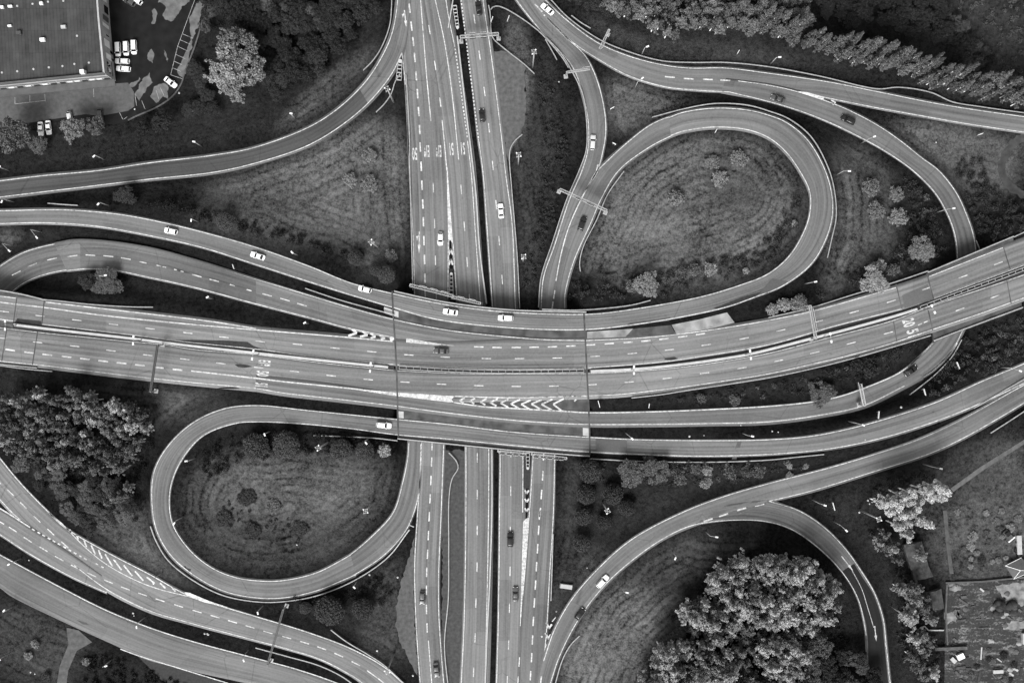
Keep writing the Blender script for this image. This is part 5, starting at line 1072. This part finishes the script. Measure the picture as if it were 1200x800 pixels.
gantry((585,529.3), (615,531.8), 0, 'sign gantry with four panels at the lower side of the bridge', width=.7, signs=((.12,1.5,-1),(.4,1.5,-1),(.65,1.5,-1),(.9,1.5,-1)))
gantry((625,533), (664,536.8), 0, 'sign gantry with five panels over the collector road below the bridge', width=.7, signs=((.08,1.5,-1),(.3,1.5,-1),(.5,1.5,-1),(.68,1.5,-1),(.84,1.5,-1)))
def board(px, py, L, ang, where, hgt=2.4, v='lampwhite'):
    z0 = float(terrain([[px, py]])[0]); e = thing('road_sign', 'small pale road sign '+where, 'road sign', W(px, py, z0), math.radians(ang))
    for s_ in (-1, 1): b = MB(); b.tube((s_*L*.35, 0, -.3), (s_*L*.35, 0, hgt), .06, .06, 6); b.build('post', M['steel'], e)
    b = MB(); b.box((0, .09, hgt), (L, .14, 1.1)); b.build('sign_panel', M[v], e)
for q in ((1119.5,428,2.4,-68,'on the bank below the bridge end at right'),(1080.5,459,2.2,-75,'between the diving ramp and the lowest road, upper'),(1027.5,485.5,2.3,85,'between the diving ramp and the lowest road, lower'),(701,473,2.2,-75,'in the gore right of the chevrons'),(974.5,592,2.6,-75,'beside the fork of the lower right ramp'),(596,24,1.8,70,'in the grass right of the gantry, upper'),(577,25,1.8,70,'behind the guard rail end by the gantry'),(717,128.5,1.4,30,'in the small triangle by the ramp'),(719,170,1.2,-30,'at the tip of the small triangle'),(838,155,1.2,60,'inside the top of the big loop'),(1146,159,1.6,20,'on the grass below the far road'),(864,63,1.2,60,'on the bank above the far road'),(483,615,1.6,-20,'at the foot of the lower left loop'),(649,723.5,1.8,50,'in the point between collector and lower right ramp'),(275,313,1.5,-70,'in the grass between upper and left ramps'),(760,475,1.4,80,'in the strip right of the gore')): board(*q)

# ------------------------------------------------------------------ guard rails and barriers
def rail(path, level, where, z=None, wd=.30, hgt=.75, m='rail'):
    Q = catmull(path, 3.6); N_ = max(2, int(arclen(Q)*S/4.0)+1); Qp = resample(Q, N_); Q = resample(Q, max(2, int(arclen(Q)/3.6)))
    def hz(q): return terrain(q) if level == 'g' else zlev(q, level)
    zq = hz(Q); Q3 = Wn(Q, zq); o0 = Q3[len(Q3)//2]; e = thing('guard_rail', 'steel guard rail '+where, 'guard rail', tuple(o0)); Q3 = Q3-o0
    b = MB()
    for i in range(len(Q3)-1): b.beam(tuple(Q3[i]+np.array([0, 0, hgt])), tuple(Q3[i+1]+np.array([0, 0, hgt])), wd, .3)
    b.build('rail', M[m], e); pm = MB(); pm.box((0, 0, hgt/2-.25), (.1, .1, hgt+.3)); pme = pm.mesh('post', M['steel'])
    for p in (Wn(Qp, hz(Qp))-o0)[:99]: link('post', pme, e, tuple(p))
for q in (([(459.5,-10),(459,10),(457,30),(448,55),(437,72),(426,83)],LO,'left of the upper left ramp where it leaves the motorway'),
 ([(476,88),(478,120),(480,160),(480.5,200),(481.5,240),(482.5,280),(484,340)],LO,'along the left edge of the motorway beside the meadow'),([(470,86),(463,97),(461,104),(459,110),(451,122),(441,132)],LO,'curving behind the crash cushion'),
 ([(572.5,7),(574,14),(575,24),(575.5,38),(578,46),(584,52),(600,65)],LO,'bending round the gantry foot near the top edge'),([(575,12),(578,9),(583,8),(592,11),(606,19),(622,30),(634,40),(648,55),(660,70),(666,80)],LO,'curving along the ramp at the top'),([(600,65),(613,75),(626,87)],LO,'crossing the grass to the tall mast'),
 ([(612,158),(603,166),(598,175),(597,188),(599,215),(603,262),(606,300),(609,361)],LO,'along the right edge of the narrow upward carriageway'),
 ([(640,45),(657,63),(671,86),(683,112),(687,140),(687,175),(679,199),(664,234),(647,285),(634,325),(631,360)],LO,'along the left edge of the ramp beside the big loop'),
 ([(639,47),(651,68),(652.5,71)],'g','piece standing off the ramp below the fork'),([(669.5,19),(680,27),(692,34)],'g','piece on the bank above the far road'),
 ([(645,0),(665,21),(702,47),(738,62),(775,72),(810,74),(850,74),(900,79),(960,90),(1015,103),(1031,105),(1052,103),(1090,109),(1115,120),(1150,126),(1200,133),(1250,140)],LO,'along the far road under the windbreak row'),
 ([(731,201),(712,228),(699,258),(683,290),(679,310),(680,318)],LO,'inside the foot of the big loop'),([(764,138),(800,128.5),(837,122),(876,124),(901,131),(924,140),(950,161),(971,200),(978,230),(979,256),(974,280),(969,302)],HI,'round the outer edge of the big loop'),([(635,362.5),(675,363.5),(707,361.5),(740,357.5),(762,352)],HI,'at the upper lip of the wide bridge'),
 ([(900,372.2),(950,360.5),(1000,345),(1050,330),(1087,317.5)],HI,'along the upper crossing road before the right bridge'),([(1187,278),(1215,265),(1250,250)],HI,'beyond the right bridge at the edge'),
 ([(740,466),(775,462),(800,458),(850,450.5),(900,442.5),(950,432),(1000,419.5),(1052,404.5),(1090,393)],HI,'along the lower crossing road before the right bridge'),
 ([(1143,282),(1147,292)],LO,'short piece where the right ramp meets the bridge'),([(1126,398),(1116,416),(1098,436),(1085,447),(1063,464)],LO,'along the outer bend below the right bridge'),
 ([(368,510),(400,511),(440,513),(466,516)],HI,'between the lowest bridge road and the round trees'),([(50,351),(68,352.5),(105,356.5),(150,359.5),(180,360)],'g','along the upper crossing road at left'),([(0,428),(30,432),(62,435)],'g','below the lower crossing road at left'),
 ([(691,537),(750,540),(830,541),(900,538.5),(930,535.5),(965,532)],HI,'along the lowest road right of the bridge'),([(1140,478),(1180,455),(1215,435)],'g','piece between the lowest road and the bank at right'),([(1160,507),(1185,491),(1215,471)],'g','short piece on the grass at the right edge'),
 ([(177,616),(183,632),(197,655),(222,676),(260,696),(300,704),(332,704),(372,697),(416,679),(455,652),(480,620)],HI,'round the lower edge of the lower left loop'),([(388,737),(405,750),(430,765),(450,778),(475,801)],LO,'along the lower left road near the bottom'),([(300,758),(337,768),(375,779),(405,794),(430,815)],LO,'between the lower left road and the service road'),
 ([(526,530),(535,540),(537,548),(530,560),(526.5,580),(526,640),(525.5,700),(521,755),(526,810)],LO,'on the gravel between the two lower left carriageways'),([(648,625),(647,660),(645.5,703)],LO,'along the right edge of the collector'),([(679,744),(669,754),(659,772),(650,802)],LO,'inside the lower right ramp at the bottom'),
 ([(57,238.5),(75,240),(92,241)],'g','short piece at the left between the two upper ramps'),([(358,338),(400,352),(440,363),(462,369)],HI,'in the gap between the upper ramp and the left ramp')): rail(*q)
def barrier(path, level, label, wd=.75, hgt=.95, z=None, m='barrier'):
    Q = resample(catmull(path, 3.6), max(2, int(arclen(np.asarray(path, float))/3.6))); zq = zlev(Q, level)+.03; Q3 = Wn(Q, zq); o0 = Q3[len(Q3)//2]; Q3 = Q3-o0; N_ = normals(Q3[:, :2]); V = []
    for off, zz in ((-.5, 0), (-.42, .25), (-.30, hgt), (.30, hgt), (.42, .25), (.5, 0)): V.append(np.stack([Q3[:, 0]+N_[:, 0]*off*wd, Q3[:, 1]+N_[:, 1]*off*wd, Q3[:, 2]+zz], 1))
    V = np.stack(V, 1).reshape(-1, 3); n = len(Q3); F = [(i*6+j, i*6+(j+1) % 6, (i+1)*6+(j+1) % 6, (i+1)*6+j) for i in range(n-1) for j in range(6)]+[tuple(range(6)), tuple(range(n*6-1, n*6-7, -1))]
    o = link('median_barrier', newmesh('median_barrier', V, F, M[m]), None, tuple(o0)); tag(o, label, 'barrier'); return o
def strip(A, B, level, m='tar', dz=.03, name='median_strip'): band(name, A, B, level, dz, M[m])
strip([(15,376.5),(50,381),(150,393),(212,401),(300,410),(375,420),(462,428)], [(15,384.5),(50,389.5),(100,394.5),(150,399.5),(225,408.2),(300,414.8),(375,424),(462,433.2)], HI, 'tar')
strip([(466,428.5),(600,433.6),(684,432.3)], [(466,433.6),(540,436.8),(600,437.2),(684,436.8)], HI, 'tar')
strip([(690,432),(775,425),(825,418),(900,405),(982,382),(1057,363),(1087,353)], [(690,436.6),(740,434.2),(800,429.2),(850,422.2),(900,413.2),(970,395.2),(1045,375.2),(1087,361)], HI, 'tar')
strip([(1090,352.5),(1186,317),(1260,289)], [(1090,358.5),(1180,328.2),(1260,299)], HI, 'tar')
barrier([(17,380.2),(50,384.3),(155,396.3),(225,405),(300,413.3),(375,421.6),(455,429.8)], HI, 'long pale concrete barrier between the crossing roads left of the wide bridge', .95)
barrier([(692,434.6),(743,432.2),(800,426.5),(850,419.5),(880,414.2),(950,396.5),(1000,383.5),(1050,369.5),(1074,362)], HI, 'long pale concrete barrier between the crossing roads right of the wide bridge', 1.0)
barrier([(536,43),(545,120),(553,185),(558,230),(562,290),(570,356)], LO, 'concrete barrier along the median of the vertical motorway above the bridge', .6, m='concrete')
barrier([(576.5,523),(576.5,600),(574,680),(571,740),(567.5,830)], LO, 'concrete barrier along the median of the vertical motorway below the bridge', .6, m='concrete')
barrier([(525.5,33),(531,0)], LO, 'short barrier stub at the top edge left of the gantry', .5, m='concrete')
def fence_ladder(path, label):
    Q = resample(catmull(path, 3), max(3, int(arclen(np.asarray(path, float))*S/2.2))); Q3 = Wn(Q, zhi(Q)); o0 = Q3[len(Q3)//2]; e = thing('double_guard_rail', label, 'guard rail', tuple(o0)); Q3 = Q3-o0; N_ = normals(Q3[:, :2])
    for s_ in (-1, 1):
        b = MB()
        for i in range(len(Q3)-1):
            p, q = Q3[i].copy(), Q3[i+1].copy(); p[:2] += N_[i]*s_*.45; q[:2] += N_[i+1]*s_*.45; p[2] += .75; q[2] += .75; b.beam(tuple(p), tuple(q), .22, .3)
        b.build('rail', M['rail'], e)
    for i in range(0, len(Q3), 2 if len(Q3) > 150 else 1):
        p = Q3[i]; b = MB(); b.beam((p[0]-N_[i][0]*.45, p[1]-N_[i][1]*.45, p[2]+.72), (p[0]+N_[i][0]*.45, p[1]+N_[i][1]*.45, p[2]+.72), .14, .14); b.tube((p[0], p[1], p[2]), (p[0], p[1], p[2]+.7), .07, .07, 5); b.build('crossbar', M['rail'], e)
fence_ladder([(468,430.6),(540,434.3),(600,435.4),(684,434.4)], 'double guard rail with crossbars down the middle of the wide bridge')
fence_ladder([(1078,360.5),(1120,344.5),(1180,322.5),(1205,313)], 'double guard rail with crossbars on the right bridge')
def cushion(px, py, ang, L, wd, label):
    e = thing('crash_cushion', label, 'crash cushion', W(px, py, .05), math.radians(ang)); n = int(L/1.1)
    for s_ in (-1, 1):
        b = MB(); b.beam((-L/2, s_*wd*.5, .5), (L/2, s_*wd*.36, .5), .14, .6); b.build('side_rail', M['barrier'], e)
    for i in range(n+1):
        x = -L/2+L*i/n; h = wd*(.5-.14*i/n); b = MB(); b.box((x, 0, .5), (.22, 2*h, .7)); b.build('crossbar', M['barrier'], e)
    b = MB(); b.tube((L/2+.1, 0, .1), (L/2+.1, 0, .95), wd*.38, wd*.38, 10); b.build('nose', M['barrier'], e)
for p in ([(465,92),(474,92),(471.5,66),(470.5,66)],[(525.5,315),(533.2,315),(535,352),(525.2,352)],[(613.5,525),(624,525),(620,572),(613,572)]): sheet('gore_ground', p, LO, .054, M['tar'])
cushion(468.3,83.5,85,6.0,1.7,'pale ladder like crash cushion at the tip of the upper left ramp'); cushion(529,333,90,6.5,1.2,'dark bordered crash cushion under the white chevrons above the bridge'); cushion(618.5,537,-90,6.0,1.2,'crash cushion in the black wedge below the bridge'); cushion(534.5,20,-82,7.0,1.3,'crash cushion in the median at the top edge')
barrier_box = MB(); barrier_box.box((0, 0, .5), (4.2, 1.5, 1.0), 0, .9); o = link('concrete_block', barrier_box.mesh('concrete_block', M['concrete']), None, W(663.5,686.5,0)); o.rotation_euler[2] = math.radians(-8); tag(o, 'pale concrete block lying on the grass beside the lower right ramp', 'block')

# ------------------------------------------------------------------ the building at the upper left
bh = 12.0
def Wr(px, py): return W(px, py, bh)
e = thing('flat_roofed_building', 'large flat roofed building with pale wall panels filling the upper left corner', 'building', W(0, 60, 0)); ex, ey, _ = e.location
RP = [(112.5,-30),(116,20),(122.5,86.5),(60,92.5),(-40,102.5),(-60,-30)]; RPw = [(Wr(*p)[0]-ex, Wr(*p)[1]-ey) for p in RP]
b = MB(); b.prism(RPw[::-1], -.3, bh-.6); b.build('wall', M['wall'], e)
b = MB(); b.prism([(x*.996-.2, y+.25*(1 if y < 0 else -1)) for x, y in RPw][::-1], bh-.62, bh-.2); b.build('roof', M['roof'], e)
for i, (p, q) in enumerate(zip(RPw[:4], RPw[1:5])):
    b = MB(); b.beam((p[0], p[1], bh+.05), (q[0], q[1], bh+.05), .55, 1.5); b.build('parapet', M['wall'] if i < 2 else M['walldark'], e)
def facade(p, q, cells, z):
    d = Vector((q[0]-p[0], q[1]-p[1], 0)); L = d.length; u = d/L; n = Vector((u.y, -u.x, 0))
    if n.dot(Vector(((p[0]+q[0])/2+18, (p[1]+q[1])/2-0, 0))) < 0 and False: n = -n
    return d, u, n
cx_, cy_ = sum(x for x, y in RPw)/6, sum(y for x, y in RPw)/6
for (i0, i1, items) in ((1, 2, ((.04,.10,2.2,8.8,'wall_panel','lampwhite'),(.17,.30,1,11.2,'wall_panel','concrete'),(.235,.255,3.5,6.5,'window','glass'),(.33,.46,3.5,8.8,'wall_panel','lampwhite'),(.49,.54,1.2,3.5,'window','glass'),(.58,.68,3.2,8.2,'wall_panel','lampwhite'),(.62,.66,1.0,2.8,'window','glass'),(.70,.95,2.8,3.6,'wall_panel','walldark'),(.74,.82,5.2,8.4,'window','glass'),(.85,.93,5.2,8.4,'window','glass'))),
                        (0, 1, ((.2,.5,3,8,'wall_panel','lampwhite'),(.6,.78,2,6,'window','glass'),(.85,.97,2,8,'wall_panel','walldark'))),
                        (2, 3, tuple((.02+.14*k_, .12+.14*k_, 5.0, 6.2, 'window', 'lampwhite' if k_ % 3 else 'glass') for k_ in range(7))+((.02,.98,7.6,8.3,'wall_panel','walldark'),(.05,.5,1.0,3.4,'wall_panel','walldark'))),
                        (3, 4, tuple((.02+.1*k_, .085+.1*k_, 5.0, 6.2, 'window', 'lampwhite' if k_ % 2 else 'glass') for k_ in range(9))+((.0,.98,7.6,8.3,'wall_panel','walldark'),(.1,.6,1.0,3.4,'wall_panel','walldark')))):
    p, q = Vector(RPw[i0]), Vector(RPw[i1]); u = (q-p).normalized(); n = Vector((u.y, -u.x))
    if n.dot((p+q)/2-Vector((cx_, cy_))) < 0: n = -n
    L = (q-p).length
    for (f0, f1, z0, z1, nm, mm) in items:
        o_ = n*(.06 if nm == 'wall_panel' else .12); a0 = p+u*L*f0+o_; a1 = p+u*L*f1+o_; b = MB(); b.beam((a0.x, a0.y, (z0+z1)/2), (a1.x, a1.y, (z0+z1)/2), .12, z1-z0); b.build(nm, M[mm], e)
b = MB(); p, q = RPw[2], RPw[4]; b.beam((p[0]+1, p[1]-1.3, 4.4), (q[0], q[1]-1.3, 4.4), 2.2, .35); b.build('canopy', M['walldark'], e)
for (px, py, wx, wy, hz, mm, nm) in ((p_[0], p_[1], p_[2]*.75, p_[3]*.75, p_[4], p_[5], p_[6]) for p_ in ((47.5,3.5,1.5,1.2,1.0,'lampwhite','roof_light'),(11,7,1.9,.9,.9,'lampwhite','roof_light'),(1.5,8,1.4,1.1,.9,'lampwhite','roof_light'),(10.5,30,1.7,.8,.8,'lampwhite','roof_light'),(21,38,2.2,1.5,1.1,'darksteel','roof_vent'),(48.8,46,2.2,1.4,1.2,'lampwhite','roof_light'),(73.5,31,2.2,1.3,1.0,'concrete','roof_vent'),(95.3,83.5,1.9,1.7,2.8,'lampwhite','chimney'))):
    x, y, _ = W(px, py, bh+hz); b = MB(); b.box((x-ex, y-ey, bh+hz/2-.2), (wx, wy, hz), .08, .9); b.build(nm, M[mm], e)
for px, py in ((38,4.5),(56,2),(74,1),(20,7),(90,42),(104,73.5),(87,75),(73,77.5),(57,79),(39,81),(20,83.5),(2,85)):
    x, y, _ = W(px, py, bh); b = MB(); b.tube((x-ex, y-ey, bh-.22), (x-ex, y-ey, bh-.02), .38, .3, 8); b.build('roof_drain', M['concrete'], e)
# kerbs and bay lines of the car park
def kerb(path, z=.13, wd=.45):
    Q = catmull(path, 5); b = MB()
    for i in range(len(Q)-1):
        p, q = W(*Q[i], z), W(*Q[i+1], z); b.beam(p, q, wd, .28)
    tag(b.build('kerb', M['concrete' if wd > .5 else 'gravel']), kind='structure')
kerb([(150,141),(160,136),(185,125),(203,112),(213,97),(216,86),(228,55),(246,-5)])
BL = MB()
for a_, b_ in (((208,55),(230,-5)),((208,55),(200,88)),((204,72),(213,76)),((206,64),(217,69)),((209,55),(220,60)),((211,47),(223,52)),((214,40),(226,45)),((200,88),(215,93)),((203,80),(212,84)),((17.5,114),(17.5,122)),((35,112),(35,120)),((52.5,110.5),(53,119)),((17.5,122),(53,118)),((109.5,104),(110,114)),((140,132),(144,140)),((158,110),(160,124)),((186,116),(183,106)),((192,112),(188,103)),((166,118),(170,128)),((145,140),(149,137))):
    BL.beam(W(*a_, .155), W(*b_, .155), .12, .02)
tag(BL.build('parking_bay_lines', M['paintdim']), kind='structure')

# ------------------------------------------------------------------ sheds and odds and ends in the yard at the right
def shed(poly, hgt, label, m, name='shed', ridge=True):
    c = np.mean(np.asarray(poly, float), 0); z0 = float(terrain([c])[0]); e = thing(name, label, 'shed', W(c[0], c[1], z0)); ex, ey, _ = e.location
    w_ = [(W(*p, z0+hgt)[0]-ex, W(*p, z0+hgt)[1]-ey) for p in poly]; b = MB(); b.prism(w_[::-1], -.3, hgt); b.build('wall', M['boards'], e)
    a_, b_, c_, d_ = [Vector(p) for p in w_]; m1, m2 = (a_+b_)/2, (d_+c_)/2; rb = MB(); g = 1.06
    V = [(*(p*g), hgt+.02) for p in (a_, b_, c_, d_)]+[(*(m1*g), hgt+1.1), (*(m2*g), hgt+1.1)]
    rb.add(V, [(0, 4, 5, 3), (4, 1, 2, 5), (0, 1, 4), (3, 5, 2), (0, 3, 2, 1)]); rb.build('roof', M[m], e); return e
shed([(1060,639),(1080,635),(1087,660),(1068,667)], 3.0, 'long shed with a weathered plank roof under the leaning pines', 'boards'); shed([(1069,666),(1087,661),(1093,675),(1072,679.5)], 2.6, 'smaller weathered shed built against the long plank roofed one', 'boards')
shed([(1090,694),(1103,690),(1106,712),(1094,714)], 2.2, 'dark low shed among the yard trees by the fence', 'boards')
e = thing('tent_canopy', 'grey tent canopy with white edges at the right edge of the yard', 'tent', W(1192,668,0)); ex, ey, _ = e.location
pts = [W(p[0], p[1], z)[:2]+(z,) for p, z in (((1178,662.5),2.2),((1197,653),2.2),((1212,668),2.2),((1188,678),2.2),((1196,668),3.6))]; pts = [(x-ex, y-ey, z) for x, y, z in pts]
b = MB(); b.add(pts, [(0, 4, 1), (1, 4, 2), (2, 4, 3), (3, 4, 0)]); b.build('canopy', mat('tent_cloth', .07, .8, noise=.2, scale=.6), e)
b = MB()
for i, j in ((0,1),(3,2),(0,4),(3,4),(2,4)): b.tube(pts[i], pts[j], .08, .08, 5)
b.build('edge_tube', M['lampwhite'], e)
for i in range(4): b = MB(); b.tube((pts[i][0], pts[i][1], 0), pts[i], .06, .06, 5); b.build('pole', M['steel'], e)
def clutter(name, label, cat, px, py, dims, ang, m, parts=()):
    z0 = max(float(terrain([[px, py]])[0]), -.02); e = thing(name, label, cat, W(px, py, z0), math.radians(ang))
    b = MB(); b.box((0, 0, dims[2]/2), dims, 0, .94); b.build('body', M[m], e); b = MB(); b.box((0, 0, dims[2]+.04), (dims[0]*1.03, dims[1]*1.03, .10), 0, .97); b.build('top', M[m], e)
    for nm, c, d, mm in parts: b = MB(); b.box(c, d); b.build(nm, M[mm], e)
clutter('trailer', 'narrow pale trailer standing upright to the tent at the right edge', 'trailer', 1193, 637.5, (6.0,1.5,1.3), -88, 'concrete', (('drawbar',(3.6,0,.5),(1.2,.12,.12),'steel'),('wheel',(-.8,.8,.35),(.7,.2,.7),'tyre'),('wheel',(-.8,-.8,.35),(.7,.2,.7),'tyre')))
clutter('tractor', 'small grey tractor with a white bar beside the pale trailer', 'tractor', 1180, 626, (3.4,1.7,1.2), -50, 'grey', (('cab',(-.6,0,1.8),(1.3,1.4,1.2),'glass'),('front_bar',(2.0,0,.6),(.4,2.6,.5),'lampwhite'),('wheel',(-1.1,1.0,.6),(1.2,.4,1.2),'tyre'),('wheel',(-1.1,-1.0,.6),(1.2,.4,1.2),'tyre')))
clutter('white_tank', 'bright white tank like box in the yard beside the low wall', 'tank', 1124.5, 768, (2.2,1.7,1.4), 25, 'plastic'); clutter('grey_crate', 'grey crate lying askew left of the bright white tank', 'crate', 1116.5, 772.5, (2.0,1.2,.9), -45, 'concrete')
clutter('pale_pallet_stack', 'pale stack of boards near the bottom of the yard', 'stack', 1169, 786, (3.2,1.1,.8), 3, 'concrete'); clutter('container', 'narrow pale container at the right edge of the yard', 'container', 1198.5, 747, (3.4,1.2,1.6), 90, 'concrete')
def wall(path, label, hgt, wd, m):
    b = MB()
    for p, q in zip(path[:-1], path[1:]):
        z = max(float(terrain([p])[0]), -.05); b.beam(W(*p, z+hgt/2), W(*q, z+hgt/2), wd, hgt)
    tag(b.build('garden_wall', M[m]), label, 'wall')
wall([(1095,760),(1133,758.5)], 'grey low wall sticking out above the bright white tank', 1.2, 1.0, 'gravel'); wall([(1108,682.5),(1150,681),(1205,675.5)], 'long pale wall between meadow and yard', .8, .5, 'gravel'); wall([(1109.5,684),(1108,716),(1110,755)], 'wall at the left side of the yard', .9, .5, 'gravel'); wall([(1074.5,737.5),(1083,733),(1088,738),(1106,738)], 'thin pale wall end between the yard trees', .5, .35, 'concrete')
def tyre_heap(px, py, label):
    e = thing('earth_mound', label, 'mound', W(px, py, 0)); C = [(random.uniform(-3.5, 3.5), random.uniform(-2, 2), random.uniform(.1, .6)) for i in range(14)]; V, F = blob_core(C, [random.uniform(.9, 1.6) for _ in C], 1.0); link('earth', newmesh('earth', V, F, M['soil'], True), e)
tyre_heap(1178,712,'dark earth mound in the middle of the yard')
random.seed(21)
for i in range(14): pass
# manhole covers, pipes' ends and pale stones on the verges
for i, (x, y) in enumerate(((226,130),(158,128),(210,109),(655,96),(638,18),(1097,167),(912,506),(905,505),(825,510),(808,511),(1032,577),(1056,477),(1017,586),(1024,584),(1019,590),(1022,588),(1007,600),(156,718),(157,721),(34,656),(240,742),(244,743),(243,742),(348,638),(433,673),(466,676),(442,762),(484,791),(635,745),(652,716),(688,665),(868,498),(1014,515),(41,789),(36,787))):
    sc = rgf.uniform(.2, .42); V, F = blob_core([(0, 0, .1)], [1.0], 1.0); V = [(v[0]*sc*rgf.uniform(.8, 1.2), v[1]*sc*rgf.uniform(.8, 1.2), v[2]*sc*.7) for v in V]
    z = max(float(terrain([[x, y]])[0]), float(zlev(np.array([[x, y]]), LO)[0]) if False else -1); tag(link('stone', newmesh('stone', V, F, M['barrier'], True), None, W(x, y, z+.15)), 'small pale stone lying on the grass verge', 'stone', 'pale stones on the verges')

# more of what lies about in the yard and the rough meadow
rgy = np.random.default_rng(44)
for i in range(34):
    x, y = rgy.uniform(1112, 1198), rgy.uniform(690, 798); L_ = rgy.uniform(1.2, 4.2); m_ = ['gravel', 'boards', 'soil', 'gravel', 'walldark', 'concrete'][i % 6]
    b = MB(); b.box((0, 0, .22), (L_, rgy.uniform(.25, .9), .3), 0, .95); o = b.build('plank', M[m_]); o.location = W(x, y, .03); o.rotation_euler[2] = rgy.choice([0.03, .06, 1.5, -.75, -.6])+rgy.normal(0, .12); tag(o, 'loose plank lying on the rubble of the yard', 'plank', 'loose planks lying about the yard')
for i in range(16):
    x, y = rgy.uniform(1112, 1198), rgy.uniform(688, 798); V, F = blob_core([(0, 0, 0)], [1.0], 1.0); V = [(v[0]*rgy.uniform(.7, 1.5), v[1]*rgy.uniform(.6, 1.2), v[2]*.45) for v in V]
    tag(link('rubble_heap', newmesh('rubble_heap', V, F, M['gravel' if i % 3 else 'pale']), None, W(x, y, .03)), 'low heap of rubble in the yard', 'rubble', 'rubble heaps in the yard')
TREES.clear()
for i in range(26):
    x, y = rgy.uniform(1122, 1198), rgy.uniform(590, 674)
    tree(x, y, rgy.uniform(3, 6.5), ['bush', 'midbush', 'dry', 'palebush'][i % 4] if i % 8 else 'palebush', 'shrub', 'small rough shrub in the overgrown meadow above the yard', 'rough shrubs in the overgrown meadow', hs=.7)
for i in range(10): tree(rgy.uniform(1112, 1198), rgy.uniform(735, 798), rgy.uniform(3, 5.5), 'midbush' if i % 2 else 'bush', 'shrub', 'small weedy shrub growing between the rubble of the yard', 'weedy shrubs in the yard', hs=.7)
for x, y, r in ((1080,652,9),(1064,628,9),(1056,690,9),(1062,722,10),(1092,726,9),(1072,750,10)): tree(x, y, r, 'aspenpale', 'yard_tree', 'pale feathery tree of the ragged row beside the sheds', 'pale trees of the ragged row beside the sheds', hs=.95)
plant_all()
